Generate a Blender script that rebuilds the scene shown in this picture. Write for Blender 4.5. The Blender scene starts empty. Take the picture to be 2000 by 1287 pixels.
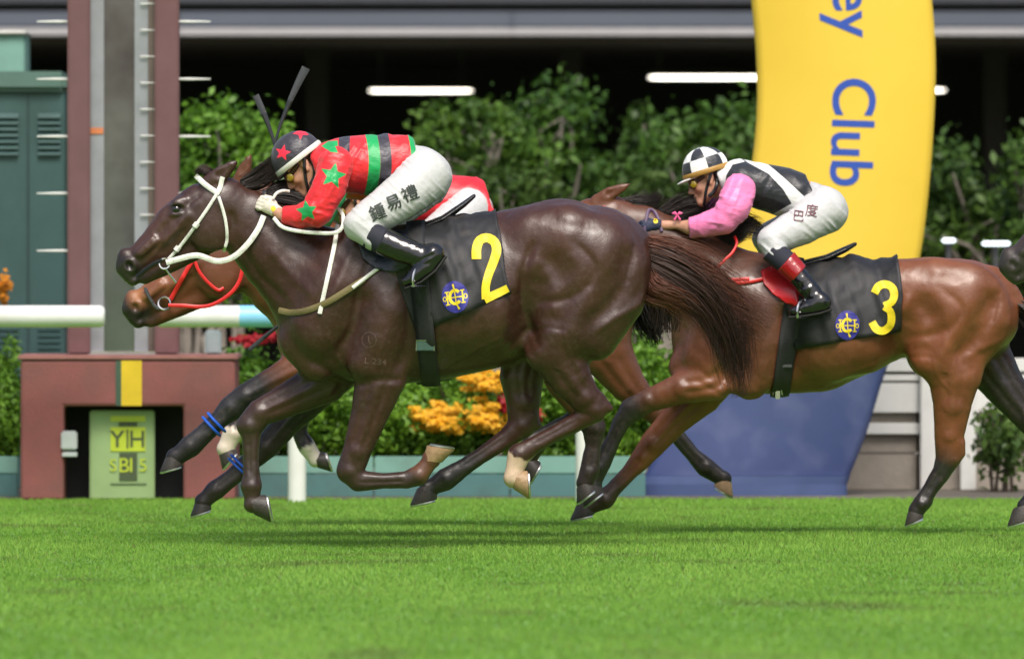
import bpy, bmesh, math, random
import numpy as np
from mathutils import Vector, Matrix, noise
from mathutils.bvhtree import BVHTree

# ------------------------------------------------------------------ camera, sky, sun, exposure
S = bpy.context.scene
C = S.collection
F = 22230.0      # focal length in photograph pixels (2000 wide): a long lens
CD = 57.0        # metres from the camera to the leading horse
CH = 1.5         # camera height
HZ, CX = 485.0, 1000.0
cam = bpy.data.cameras.new('camera')
cam.sensor_width = 36.0
cam.lens = F / 2000 * 36.0
cam.shift_y = -(643.5 - HZ) / 2000
cam.clip_start = 1.0
cam.clip_end = 1500
cam.dof.use_dof = True
cam.dof.focus_distance = CD + 0.1
cam.dof.aperture_fstop = 4.0
co = bpy.data.objects.new('camera', cam)
C.objects.link(co)
co.location = (0, -CD, CH)
co.rotation_euler = (math.pi / 2, 0, 0)
S.camera = co
w = bpy.data.worlds.new('World')
S.world = w
w.use_nodes = True
SUN_EL, SUN_AZ = math.radians(54), math.radians(172)     # azimuth clockwise from +Y
sky = w.node_tree.nodes.new('ShaderNodeTexSky')
sky.sky_type = 'NISHITA'
sky.sun_disc = False
sky.sun_elevation = SUN_EL
sky.sun_rotation = SUN_AZ
sky.dust_density = 4.0
sky.ozone_density = 0.3
bg = w.node_tree.nodes['Background']
w.node_tree.links.new(sky.outputs[0], bg.inputs[0])
bg.inputs[1].default_value = 0.15
sl = bpy.data.lights.new('sun', 'SUN')
sl.energy = 3.2
sl.angle = math.radians(24)
sl.color = (1.0, 0.96, 0.90)
so = bpy.data.objects.new('sun', sl)
C.objects.link(so)
sd = Vector((math.sin(SUN_AZ) * math.cos(SUN_EL), math.cos(SUN_AZ) * math.cos(SUN_EL), math.sin(SUN_EL)))
so.rotation_euler = (-sd).to_track_quat('-Z', 'Y').to_euler()
so.location = sd * 40
S.view_settings.view_transform = 'Standard'
S.view_settings.look = 'None'
S.view_settings.gamma = 1
S.view_settings.use_curve_mapping = False
S.view_settings.exposure = 0.22
S.cycles.use_denoising = True
S.cycles.max_bounces = 6
S.cycles.caustics_reflective = False
S.cycles.caustics_refractive = False

# ------------------------------------------------------------------ helpers
def sc(Y): return (CD + Y) / F
def P(px, py, Y=0.0):
    s = sc(Y)
    return Vector(((px - CX) * s, Y, CH - (py - HZ) * s))

def rng(i): return np.random.default_rng(i)

def tag(o, label=None, cat=None, group=None, kind=None):
    if label: o['label'] = label
    if cat: o['category'] = cat
    if group: o['group'] = group
    if kind: o['kind'] = kind
    return o

def thing(name, loc, label, cat, group=None):
    o = bpy.data.objects.new(name, None)
    C.objects.link(o)
    o.empty_display_size = 0.2
    o.location = loc
    return tag(o, label, cat, group)

def link(name, me, mt=None, parent=None, smooth=True):
    o = bpy.data.objects.new(name, me)
    C.objects.link(o)
    if mt is not None:
        for m in (mt if isinstance(mt, (list, tuple)) else [mt]):
            me.materials.append(m)
    if parent is not None:
        o.parent = parent
        if parent.type == 'EMPTY':
            o.matrix_parent_inverse = Matrix.Translation(-parent.location)
    if smooth is True:
        me.polygons.foreach_set('use_smooth', np.ones(len(me.polygons), dtype=bool))
    elif smooth:
        me.polygons.foreach_set('use_smooth', np.ones(len(me.polygons), dtype=bool))
        me.set_sharp_from_angle(angle=smooth)
    return o

def mesh(verts, faces, name='m'):
    me = bpy.data.meshes.new(name)
    me.from_pydata([tuple(v) for v in verts], [], [tuple(int(i) for i in f) for f in faces])
    me.update()
    return me

def fattr(me, name, vals):
    a = me.attributes.new(name, 'FLOAT', 'POINT')
    a.data.foreach_set('value', np.asarray(vals, dtype=np.float32))

def cattr(me, name, rgb):
    a = me.attributes.new(name, 'FLOAT_COLOR', 'POINT')
    c = np.ones((len(rgb), 4), dtype=np.float32)
    c[:, :3] = rgb
    a.data.foreach_set('color', c.ravel())

class MB:
    """collects boxes, tubes and the like into one mesh"""
    def __init__(s): s.v = []; s.f = []
    def add(s, v, f):
        n = len(s.v)
        s.v += [tuple(x) for x in v]
        s.f += [tuple(i + n for i in q) for q in f]
    def box(s, x0, x1, y0, y1, z0, z1, bev=0.0):
        if bev <= 0:
            v = [(x, y, z) for x in (x0, x1) for y in (y0, y1) for z in (z0, z1)]
            s.add(v, [(0, 1, 3, 2), (4, 6, 7, 5), (0, 4, 5, 1), (2, 3, 7, 6), (0, 2, 6, 4), (1, 5, 7, 3)])
        else:
            b = bmesh.new()
            bmesh.ops.create_cube(b, size=1)
            for q in b.verts:
                q.co = ((x0 + x1) / 2 + q.co.x * (x1 - x0), (y0 + y1) / 2 + q.co.y * (y1 - y0), (z0 + z1) / 2 + q.co.z * (z1 - z0))
            bmesh.ops.bevel(b, geom=b.edges[:], offset=bev, segments=2, affect='EDGES')
            b.verts.index_update()
            s.add([q.co[:] for q in b.verts], [[q.index for q in f.verts] for f in b.faces])
            b.free()
        return s
    def tube(s, pts, rad, n=8, cap=True, flat=None, side=None):
        """tube along pts; rad a number or one per point; flat = thickness radius: then rad lies along tangent x side"""
        pts = [Vector(p) for p in pts]
        m = len(pts)
        if not hasattr(rad, '__len__'): rad = [rad] * m
        base = len(s.v)
        up = Vector(side) if side is not None else None
        prev = None
        for i, p in enumerate(pts):
            t = (pts[min(i + 1, m - 1)] - pts[max(i - 1, 0)])
            if t.length < 1e-9: t = Vector((1, 0, 0))
            t.normalize()
            if up is not None:
                nrm = up - t * up.dot(t)
                if nrm.length < 1e-4: nrm = t.orthogonal()
            elif prev is not None:
                nrm = prev - t * prev.dot(t)
                if nrm.length < 1e-4: nrm = t.orthogonal()
            else:
                nrm = t.orthogonal()
            nrm.normalize(); prev = nrm
            bi = t.cross(nrm)
            rt = rad[i] if flat is None else flat
            for k in range(n):
                a = 2 * math.pi * (k + .5) / n
                s.v.append(tuple(p + bi * (math.cos(a) * rad[i]) + nrm * (math.sin(a) * rt)))
        for i in range(m - 1):
            for k in range(n):
                a, b = base + i * n + k, base + i * n + (k + 1) % n
                s.f.append((a, b, b + n, a + n))
        if cap:
            s.f.append(tuple(base + k for k in range(n))[::-1])
            s.f.append(tuple(base + (m - 1) * n + k for k in range(n)))
        return s
    def prism(s, poly, y0, y1):
        """outline poly [(x, z)] between two depths"""
        n = len(poly)
        v = [(x, y0, z) for x, z in poly] + [(x, y1, z) for x, z in poly]
        f = [tuple(range(n)), tuple(range(2 * n - 1, n - 1, -1))]
        f += [(i, i + n, (i + 1) % n + n, (i + 1) % n) for i in range(n)]
        s.add(v, f)
        return s
    def build(s, name, mt=None, parent=None, smooth=math.radians(40)):
        me = mesh(s.v, s.f, name)
        b = bmesh.new(); b.from_mesh(me)
        bmesh.ops.recalc_face_normals(b, faces=b.faces)
        b.to_mesh(me); b.free()
        return link(name, me, mt, parent, smooth)

def spline(pts, n):
    """Catmull-Rom through pts, n samples"""
    p = np.array(pts, float)
    d = np.r_[0, np.cumsum(np.linalg.norm(np.diff(p[:, :2], axis=0), axis=1) + 1e-6)]
    pe = np.vstack([2 * p[0] - p[1], p, 2 * p[-1] - p[-2]])
    de = np.r_[-(d[1] - d[0]), d, 2 * d[-1] - d[-2]]
    out = []
    for t in np.linspace(0, d[-1], n):
        i = min(max(np.searchsorted(d, t) - 1, 0), len(p) - 2)
        u = (t - d[i]) / (d[i + 1] - d[i])
        p0, p1, p2, p3 = pe[i], pe[i + 1], pe[i + 2], pe[i + 3]
        m1 = (p2 - p0) / (de[i + 2] - de[i]) * (d[i + 1] - d[i])
        m2 = (p3 - p1) / (de[i + 3] - de[i + 1]) * (d[i + 1] - d[i])
        out.append((2 * u**3 - 3 * u**2 + 1) * p1 + (u**3 - 2 * u**2 + u) * m1 + (-2 * u**3 + 3 * u**2) * p2 + (u**3 - u**2) * m2)
    return np.array(out)

# ------------------------------------------------------------------ materials
MATS = {}
def mat(name, col, rough=0.6, metal=0.0, var=0.15, vscale=6.0, bump=0.0, bscale=60.0, spec=0.5, coat=0.0, sheen=0.0, attr=None,
        layers=(), emit=0.0, transl=0.0, stretch=None, dirt=None, croughness=0.1, wet=None):
    """procedural principled material. attr: colour attribute as base; layers: [(float attribute, colour)] printed where it is > 0"""
    if name in MATS: return MATS[name]
    m = bpy.data.materials.new(name)
    m.use_nodes = True
    nt = m.node_tree
    N = nt.nodes; L = nt.links
    b = N['Principled BSDF']
    tc = N.new('ShaderNodeTexCoord')
    vec = tc.outputs['Object']
    if stretch:
        mp = N.new('ShaderNodeMapping'); mp.inputs['Scale'].default_value = stretch
        L.new(vec, mp.inputs[0]); vec = mp.outputs[0]
    if attr:
        at = N.new('ShaderNodeAttribute'); at.attribute_name = attr
        cur = at.outputs['Color']
    else:
        rg = N.new('ShaderNodeRGB'); rg.outputs[0].default_value = (*col, 1)
        cur = rg.outputs[0]
    for an, lc in layers:
        at = N.new('ShaderNodeAttribute'); at.attribute_name = an
        st = N.new('ShaderNodeMapRange')
        st.inputs['From Min'].default_value = -0.5; st.inputs['From Max'].default_value = 0.5
        L.new(at.outputs['Fac'], st.inputs['Value'])
        mx = N.new('ShaderNodeMix'); mx.data_type = 'RGBA'
        L.new(st.outputs[0], mx.inputs[0]); L.new(cur, mx.inputs[6]); mx.inputs[7].default_value = (*lc, 1)
        cur = mx.outputs[2]
    if var > 0:
        no = N.new('ShaderNodeTexNoise'); no.inputs['Scale'].default_value = vscale; no.inputs['Detail'].default_value = 6
        no.inputs['Roughness'].default_value = 0.65
        L.new(vec, no.inputs['Vector'])
        mr = N.new('ShaderNodeMapRange'); mr.inputs['To Min'].default_value = 1 - var * 1.6; mr.inputs['To Max'].default_value = 1 + var * 1.6
        mr.inputs['From Min'].default_value = .2; mr.inputs['From Max'].default_value = .8
        L.new(no.outputs[0], mr.inputs['Value'])
        mm = N.new('ShaderNodeMix'); mm.data_type = 'RGBA'; mm.blend_type = 'MULTIPLY'; mm.inputs[0].default_value = 1
        L.new(cur, mm.inputs[6]); L.new(mr.outputs[0], mm.inputs[7])
        cur = mm.outputs[2]
        r2 = N.new('ShaderNodeMapRange'); r2.inputs['To Min'].default_value = max(rough - .12, .03); r2.inputs['To Max'].default_value = min(rough + .12, 1)
        L.new(no.outputs[0], r2.inputs['Value']); L.new(r2.outputs[0], b.inputs['Roughness'])
    else:
        b.inputs['Roughness'].default_value = rough
    if dirt:
        no = N.new('ShaderNodeTexNoise'); no.inputs['Scale'].default_value = dirt[1]; no.inputs['Detail'].default_value = 8
        L.new(vec, no.inputs['Vector'])
        mr = N.new('ShaderNodeMapRange'); mr.inputs['From Min'].default_value = .52; mr.inputs['From Max'].default_value = .72
        mr.inputs['To Max'].default_value = dirt[2]
        L.new(no.outputs[0], mr.inputs['Value'])
        mx = N.new('ShaderNodeMix'); mx.data_type = 'RGBA'; mx.inputs[7].default_value = (*dirt[0], 1)
        L.new(mr.outputs[0], mx.inputs[0]); L.new(cur, mx.inputs[6]); cur = mx.outputs[2]
    L.new(cur, b.inputs['Base Color'])
    b.inputs['Metallic'].default_value = metal
    b.inputs['Specular IOR Level'].default_value = spec
    b.inputs['Coat Weight'].default_value = coat
    b.inputs['Coat Roughness'].default_value = croughness
    if wet:
        no = N.new('ShaderNodeTexNoise'); no.inputs['Scale'].default_value = wet; no.inputs['Detail'].default_value = 7; no.inputs['Roughness'].default_value = .7
        L.new(vec, no.inputs['Vector'])
        mr = N.new('ShaderNodeMapRange'); mr.inputs['From Min'].default_value = .40; mr.inputs['From Max'].default_value = .66
        mr.inputs['To Max'].default_value = coat * 2.2
        L.new(no.outputs[0], mr.inputs['Value']); L.new(mr.outputs[0], b.inputs['Coat Weight'])
        mq = N.new('ShaderNodeMapRange'); mq.inputs['From Min'].default_value = .35; mq.inputs['From Max'].default_value = .65
        mq.inputs['To Min'].default_value = croughness * 1.9; mq.inputs['To Max'].default_value = croughness * .8
        L.new(no.outputs[0], mq.inputs['Value']); L.new(mq.outputs[0], b.inputs['Coat Roughness'])
    b.inputs['Sheen Weight'].default_value = sheen
    if bump > 0:
        nb = N.new('ShaderNodeTexNoise'); nb.inputs['Scale'].default_value = bscale; nb.inputs['Detail'].default_value = 5
        L.new(vec, nb.inputs['Vector'])
        bp = N.new('ShaderNodeBump'); bp.inputs['Strength'].default_value = min(bump, 1.0); bp.inputs['Distance'].default_value = 0.01
        L.new(nb.outputs[0], bp.inputs['Height']); L.new(bp.outputs[0], b.inputs['Normal'])
    if emit > 0:
        L.new(cur, b.inputs['Emission Color']); b.inputs['Emission Strength'].default_value = emit
    if transl > 0:
        tr = N.new('ShaderNodeBsdfTranslucent'); L.new(cur, tr.inputs[0])
        mx = N.new('ShaderNodeMixShader'); mx.inputs[0].default_value = transl
        L.new(b.outputs[0], mx.inputs[1]); L.new(tr.outputs[0], mx.inputs[2])
        L.new(mx.outputs[0], N['Material Output'].inputs[0])
    MATS[name] = m
    return m

# ------------------------------------------------------------------ implicit bodies: everything organic is grown from smooth unions of tapered limbs
class Field:
    """grid in photograph-pixel units of one plane: u = px, v = lateral (towards the back), w = py"""
    def __init__(s, u0, u1, v0, v1, w0, w1, h):
        s.o = np.array([u0, v0, w0], float); s.h = h
        s.n = np.ceil((np.array([u1, v1, w1]) - s.o) / h).astype(int) + 1
        s.f = np.full(s.n, 1e3, np.float32)
    def sub(s, lo, hi):
        a = np.maximum(np.floor((np.array(lo) - s.o) / s.h).astype(int), 0)
        b = np.minimum(np.ceil((np.array(hi) - s.o) / s.h).astype(int) + 1, s.n)
        if (b <= a).any(): return None, None
        sl = tuple(slice(a[i], b[i]) for i in range(3))
        ax = [(s.o[i] + s.h * np.arange(a[i], b[i])).astype(np.float32) for i in range(3)]
        return sl, (ax[0][:, None, None], ax[1][None, :, None], ax[2][None, None, :])
    def merge(s, sl, d, k, carve=False):
        a = s.f[sl]
        if carve:
            d = -d
            h = np.maximum(k - np.abs(a - d), 0) / k
            s.f[sl] = np.maximum(a, d) + h * h * k * .25
        else:
            h = np.maximum(k - np.abs(a - d), 0) / k
            s.f[sl] = np.minimum(a, d) - h * h * k * .25
    def chain(s, pts, k=16, carve=False):
        """pts: (x, y, v, in-plane radius, lateral radius)"""
        p = np.array(pts, float)
        m = k + 3 * s.h
        R = np.maximum(p[:, 3], p[:, 4])[:, None]
        q = p[:, [0, 2, 1]]
        sl, g = s.sub((q - R).min(0) - m, (q + R).max(0) + m)
        if sl is None: return s
        best = None
        for i in range(max(len(p) - 1, 1)):
            a, b = q[i], q[min(i + 1, len(p) - 1)]
            ab = b - a; L2 = max(float((ab * ab).sum()), 1e-6)
            d0, d1, d2 = g[0] - np.float32(a[0]), g[1] - np.float32(a[1]), g[2] - np.float32(a[2])
            t = np.clip((d0 * ab[0] + d1 * ab[1] + d2 * ab[2]) / L2, 0, 1).astype(np.float32)
            j = min(i + 1, len(p) - 1)
            rp = p[i, 3] + t * (p[j, 3] - p[i, 3]); rl = p[i, 4] + t * (p[j, 4] - p[i, 4])
            e0, e1, e2 = d0 - t * ab[0], d1 - t * ab[1], d2 - t * ab[2]
            ip = e0 * e0 + e2 * e2; lt = e1 * e1
            qq = np.sqrt(ip / (rp * rp) + lt / (rl * rl)) + 1e-4
            d = (qq - 1) * np.sqrt(ip + lt + 1e-2) / qq
            best = d if best is None else np.minimum(best, d)
        s.merge(sl, best.astype(np.float32), k, carve)
        return s
    def ell(s, x, y, v, ru, rv, rw, ang=0.0, k=16, carve=False):
        """ellipsoid; ang degrees turns it in the picture plane (clockwise on screen)"""
        R = max(ru, rw); m = k + 3 * s.h
        sl, g = s.sub((x - R - m, v - rv - m, y - R - m), (x + R + m, v + rv + m, y + R + m))
        if sl is None: return s
        c, sn = math.cos(math.radians(ang)), math.sin(math.radians(ang))
        d0, d1, d2 = g[0] - np.float32(x), g[1] - np.float32(v), g[2] - np.float32(y)
        a = d0 * c + d2 * sn; b = -d0 * sn + d2 * c
        qq = np.sqrt((a / ru) ** 2 + (d1 / rv) ** 2 + (b / rw) ** 2) + 1e-4
        d = (qq - 1) * np.sqrt(a * a + b * b + d1 * d1 + 1e-2) / qq
        s.merge(sl, d.astype(np.float32), k, carve)
        return s
    def cut(s, x, y, nx, ny, nv=0.0, v=0.0, k=1.5):
        """remove the half space on the side (nx, ny) of the point"""
        sl, g = s.sub(s.o, s.o + s.n * s.h)
        d = (g[0] - x) * nx + (g[2] - y) * ny + (g[1] - v) * nv
        a = s.f
        d = np.broadcast_to(d, a.shape).astype(np.float32)
        h = np.maximum(k - np.abs(a - d), 0) / k
        s.f = np.maximum(a, d) + h * h * k * .25
        return s
    def mesh(s, smooth=1):
        """naive surface nets -> (verts in (u, v, w), quads)"""
        f = s.f; n = f.shape
        neg = f < 0
        cnt = np.zeros((n[0] - 1, n[1] - 1, n[2] - 1), np.uint8)
        offs = [(i, j, k) for i in (0, 1) for j in (0, 1) for k in (0, 1)]
        for i, j, k in offs:
            cnt += neg[i:n[0] - 1 + i, j:n[1] - 1 + j, k:n[2] - 1 + k]
        act = (cnt > 0) & (cnt < 8)
        idx = np.argwhere(act)
        vid = np.full(act.shape, -1, np.int64); vid[act] = np.arange(len(idx))
        cv = np.stack([f[idx[:, 0] + i, idx[:, 1] + j, idx[:, 2] + k] for i, j, k in offs], 1)
        acc = np.zeros((len(idx), 3)); num = np.zeros(len(idx))
        for a in range(8):
            for b in range(a + 1, 8):
                oa, ob = np.array(offs[a]), np.array(offs[b])
                if np.abs(oa - ob).sum() != 1: continue
                x = (cv[:, a] < 0) != (cv[:, b] < 0)
                t = cv[x, a] / (cv[x, a] - cv[x, b])
                acc[x] += oa + t[:, None] * (ob - oa); num[x] += 1
        V = (idx + acc / num[:, None]) * s.h + s.o
        Q = []
        for ax in range(3):
            o1, o2 = [(1, 2), (2, 0), (0, 1)][ax]
            sa = [slice(None)] * 3; sb = [slice(None)] * 3
            sa[ax] = slice(0, n[ax] - 1); sb[ax] = slice(1, n[ax])
            A, B = neg[tuple(sa)], neg[tuple(sb)]
            e = np.argwhere(A != B)
            e = e[(e[:, o1] > 0) & (e[:, o2] > 0) & (e[:, o1] < n[o1] - 1) & (e[:, o2] < n[o2] - 1)]
            fl = A[e[:, 0], e[:, 1], e[:, 2]]
            def cell(d1, d2):
                q = e.copy(); q[:, o1] -= d1; q[:, o2] -= d2
                return vid[q[:, 0], q[:, 1], q[:, 2]]
            q = np.stack([cell(1, 1), cell(0, 1), cell(0, 0), cell(1, 0)], 1)
            q[~fl] = q[~fl][:, ::-1]
            Q.append(q)
        Q = np.vstack(Q)
        Q = Q[(Q >= 0).all(1)][:, ::-1]      # the picture plane is left-handed
        for _ in range(smooth):
            V = lap(V, Q, .5)
        return V, Q

def lap(V, Q, lam):
    a = Q.ravel(); b = np.roll(Q, -1, 1).ravel()
    n = len(V)
    num = np.bincount(a, minlength=n) + np.bincount(b, minlength=n)
    out = np.empty_like(V)
    for i in range(3):
        out[:, i] = (np.bincount(a, V[b, i], n) + np.bincount(b, V[a, i], n)) / np.maximum(num, 1)
    return V + lam * (out - V)

def normals(V, Q):
    n = np.cross(V[Q[:, 2]] - V[Q[:, 0]], V[Q[:, 3]] - V[Q[:, 1]])
    out = np.zeros_like(V)
    for i in range(4):
        for k in range(3):
            out[:, k] += np.bincount(Q[:, i], n[:, k], len(V))
    return out / (np.linalg.norm(out, axis=1, keepdims=True) + 1e-9)

def vnoise(p, seed=0):
    """smooth value noise of (n,3) points"""
    i = np.floor(p).astype(np.int64); f = p - i
    f = f * f * (3 - 2 * f)
    def h(a):
        x = (a[:, 0] * 73856093) ^ (a[:, 1] * 19349663) ^ (a[:, 2] * 83492791) ^ (seed * 2654435761)
        x = (x ^ (x >> 13)) * 1274126177 & 0xFFFFFFFF
        return ((x ^ (x >> 16)) & 0xFFFF) / 32767.5 - 1
    r = 0
    for dx in (0, 1):
        for dy in (0, 1):
            for dz in (0, 1):
                wgt = (f[:, 0] if dx else 1 - f[:, 0]) * (f[:, 1] if dy else 1 - f[:, 1]) * (f[:, 2] if dz else 1 - f[:, 2])
                r = r + wgt * h(i + np.array([dx, dy, dz]))
    return r

def ridged(p, seed=0):
    return 1 - 2.2 * np.abs(vnoise(p, seed))

def toworld(V, Y0):
    s = sc(Y0)
    return np.stack([(V[:, 0] - CX) * s, Y0 + V[:, 1] * s, CH - (V[:, 2] - HZ) * s], 1)

def sdf_obj(fld, name, mt, parent, Y0, smooth=1, fold=None):
    """returns object, (V in px units), Q"""
    V, Q = fld.mesh(smooth)
    if fold is not None:
        V = V - normals(V, Q) * fold(V)[:, None]      # pixel space is mirrored: outward is the negative
    me = mesh_np(toworld(V, Y0), Q, name)
    o = link(name, me, mt, parent)
    return o, V, Q

def mesh_np(W, Q, name):
    me = bpy.data.meshes.new(name)
    me.vertices.add(len(W)); me.vertices.foreach_set('co', np.asarray(W, np.float32).ravel())
    k = Q.shape[1]
    me.loops.add(Q.size); me.loops.foreach_set('vertex_index', Q.astype(np.int32).ravel())
    me.polygons.add(len(Q)); me.polygons.foreach_set('loop_start', np.arange(0, Q.size, k, dtype=np.int32))
    me.polygons.foreach_set('loop_total', np.full(len(Q), k, np.int32))
    me.update(calc_edges=True)
    return me

def bvh_of(*objs):
    v = []; f = []
    for o in objs:
        n = len(v)
        v += [x.co.copy() for x in o.data.vertices]
        f += [tuple(i + n for i in p.vertices) for p in o.data.polygons]
    return BVHTree.FromPolygons(v, f)

def hit(bvh, px, py, Y0, dflt=None):
    """depth at which the ray through a pixel of the plane meets the surface on the camera side"""
    p = P(px, py, Y0)
    h = bvh.ray_cast(Vector((p.x, Y0 - 3, p.z)), Vector((0, 1, 0)))
    return h[0].y if h[0] is not None else dflt

def sdpoly(x, y, poly):
    """signed distance, positive inside"""
    p = np.array(poly, float); n = len(p)
    d = np.full(len(x), 1e9); ins = np.zeros(len(x), bool)
    for i in range(n):
        a, b = p[i], p[(i + 1) % n]
        e = b - a; wx, wy = x - a[0], y - a[1]
        t = np.clip((wx * e[0] + wy * e[1]) / max((e * e).sum(), 1e-9), 0, 1)
        d = np.minimum(d, (wx - t * e[0]) ** 2 + (wy - t * e[1]) ** 2)
        c = ((a[1] > y) != (b[1] > y)) & (x < (b[0] - a[0]) * (y - a[1]) / (b[1] - a[1] + 1e-12) + a[0])
        ins ^= c
    return np.where(ins, 1, -1) * np.sqrt(d)

def star(cx, cy, r, ang=0, ri=.42):
    return [(cx + (r if i % 2 == 0 else r * ri) * math.sin(math.radians(ang + 36 * i)), cy - (r if i % 2 == 0 else r * ri) * math.cos(math.radians(ang + 36 * i))) for i in range(10)]

def drape(polys, bvh, Y0, off, grid=3.0, dflt=None):
    """flat print: 2-D faces (list of px polygons) cut fine and laid on the surface seen from the camera side"""
    b = bmesh.new()
    for poly in polys:
        vs = [b.verts.new((x, y, 0)) for x, y in poly]
        b.faces.new(vs)
    xs = [v.co.x for v in b.verts]; ys = [v.co.y for v in b.verts]
    bmesh.ops.triangulate(b, faces=b.faces[:])
    for lo, hi, no in ((min(xs), max(xs), (1, 0, 0)), (min(ys), max(ys), (0, 1, 0))):
        t = lo + grid
        while t < hi:
            bmesh.ops.bisect_plane(b, geom=b.verts[:] + b.edges[:] + b.faces[:], plane_co=Vector(no) * t, plane_no=no)
            t += grid
    b.verts.ensure_lookup_table()
    last = dflt
    for v in b.verts:
        y = hit(bvh, v.co.x, v.co.y, Y0, None)
        if y is None: y = last if last is not None else Y0
        last = y
        p = P(v.co.x, v.co.y, Y0)
        v.co = (p.x, y - off, p.z)
    bmesh.ops.recalc_face_normals(b, faces=b.faces)
    me = bpy.data.meshes.new('print')
    b.to_mesh(me); b.free()
    return me

def stroke(pts, wd, n=None, closed=False):
    """quads of a pen stroke along a px polyline; wd width or one per point"""
    p = np.array(pts, float)
    if n:
        ww = wd if hasattr(wd, '__len__') else [wd] * len(p)
        q = spline(np.c_[p, ww], n); p = q[:, :2]; wd = q[:, 2]
    if not hasattr(wd, '__len__'): wd = [wd] * len(p)
    t = np.gradient(p, axis=0)
    t /= np.linalg.norm(t, axis=1, keepdims=True) + 1e-9
    nn = np.c_[-t[:, 1], t[:, 0]] * (np.array(wd)[:, None] / 2)
    A, B = p + nn, p - nn
    return [[tuple(A[i]), tuple(A[i + 1]), tuple(B[i + 1]), tuple(B[i])] for i in range(len(p) - 1)]

def disc(cx, cy, rx, ry, n=28, ang=0):
    c, s_ = math.cos(math.radians(ang)), math.sin(math.radians(ang))
    return [(cx + rx * math.cos(2 * math.pi * i / n) * c - ry * math.sin(2 * math.pi * i / n) * s_,
             cy + rx * math.cos(2 * math.pi * i / n) * s_ + ry * math.sin(2 * math.pi * i / n) * c) for i in range(n)]

def text_polys(txt, cx, cy, size, ang=0.0, shear=0.0, bold=0.0, vertical=False, sx=1.0):
    """triangles of a line of type centred on a pixel; ang clockwise on screen"""
    cu = bpy.data.curves.new('type', 'FONT')
    cu.body = txt; cu.size = 1; cu.align_x = 'CENTER'; cu.align_y = 'CENTER'; cu.offset = bold
    o = bpy.data.objects.new('type', cu)
    C.objects.link(o)
    dg = bpy.context.evaluated_depsgraph_get()
    me = bpy.data.meshes.new_from_object(o.evaluated_get(dg))
    bpy.data.objects.remove(o); bpy.data.curves.remove(cu)
    v = np.array([q.co[:2] for q in me.vertices]) if len(me.vertices) else np.zeros((0, 2))
    fs = [list(p.vertices) for p in me.polygons]
    bpy.data.meshes.remove(me)
    if not len(v): return []
    v = v - (v.min(0) + v.max(0)) / 2
    v[:, 0] = v[:, 0] * sx + shear * v[:, 1]
    c, s_ = math.cos(math.radians(ang)), math.sin(math.radians(ang))
    x = v[:, 0] * size; y = -v[:, 1] * size
    X = cx + x * c - y * s_; Yy = cy + x * s_ + y * c
    return [[(X[i], Yy[i]) for i in f] for f in fs]

def hair(paths, n, rad, seed, spread, jitter, lenvar=(.6, 1.0), segs=8, wave=4.0, bias=1.0):
    """tapered strands round a guide; paths: (x, y, v, half spread in plane, half spread lateral) in px"""
    r = rng(seed)
    K = max(6, n // 22)
    cl = np.c_[np.clip(r.normal(0, .5, (K, 2)), -1.2, 1.2), r.uniform(0, 6.28, K), r.uniform(.6, 1.6, K), r.uniform(.2, 1, K), r.uniform(0, 1, K)]
    g = spline(paths, 24)
    tt = np.linspace(0, 1, 24)
    V = []; Q = []; T = []
    for i in range(n):
        c_ = cl[r.integers(0, K)]
        lk = np.clip(c_[5] + r.normal(0, .16), 0, 1)
        ln = lenvar[0] + (lenvar[1] - lenvar[0]) * lk
        if r.uniform() < .14: a, b, ph, fr, am = r.normal(0, .5), r.normal(0, .45), r.uniform(0, 6.28), r.uniform(.6, 1.6), r.uniform(.4, 1.4) * wave
        else:
            a, b = c_[0] + r.normal(0, .11), c_[1] + r.normal(0, .11)
            ph, fr, am = c_[2] + r.normal(0, .25), c_[3], c_[4] * wave
        st = r.uniform(0, .12)
        u = np.linspace(st, st + (1 - st) * ln, segs + 1)
        c = np.stack([np.interp(u, tt, g[:, k]) for k in range(5)], 1)
        tn = np.gradient(c[:, :2], axis=0); tn /= np.linalg.norm(tn, axis=1, keepdims=True) + 1e-9
        nn = np.c_[-tn[:, 1], tn[:, 0]]
        dr = np.cumsum(r.normal(0, jitter, segs + 1)) * np.linspace(0, 1, segs + 1)
        o = a * c[:, 3] * (1 - .0 * u) + am * np.sin(ph + fr * 6.28 * u) * u + dr
        px = c[:, 0] + nn[:, 0] * o; py = c[:, 1] + nn[:, 1] * o
        pv = c[:, 2] + b * c[:, 4] + np.cos(ph + fr * 5 * u) * am * .5 * u
        rr = rad * np.linspace(1, .25, segs + 1) * r.uniform(.6, 1.3)
        base = len(V) * 1
        for j in range(segs + 1):
            V += [(px[j] + nn[j, 0] * rr[j], pv[j], py[j] + nn[j, 1] * rr[j]), (px[j] - nn[j, 0] * rr[j] * .5, pv[j] - rr[j], py[j] - nn[j, 1] * rr[j] * .5),
                  (px[j] - nn[j, 0] * rr[j] * .5, pv[j] + rr[j], py[j] - nn[j, 1] * rr[j] * .5)]
            T += [(u[j], a)] * 3
        for j in range(segs):
            for k in range(3):
                p0, p1 = base + j * 3 + k, base + j * 3 + (k + 1) % 3
                Q.append((p0, p1, p1 + 3, p0 + 3))
    return np.array(V), np.array(Q), np.array(T)
M_STEEL = mat('steel', (.6, .6, .6), .2, 1.0, var=.1)
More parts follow.
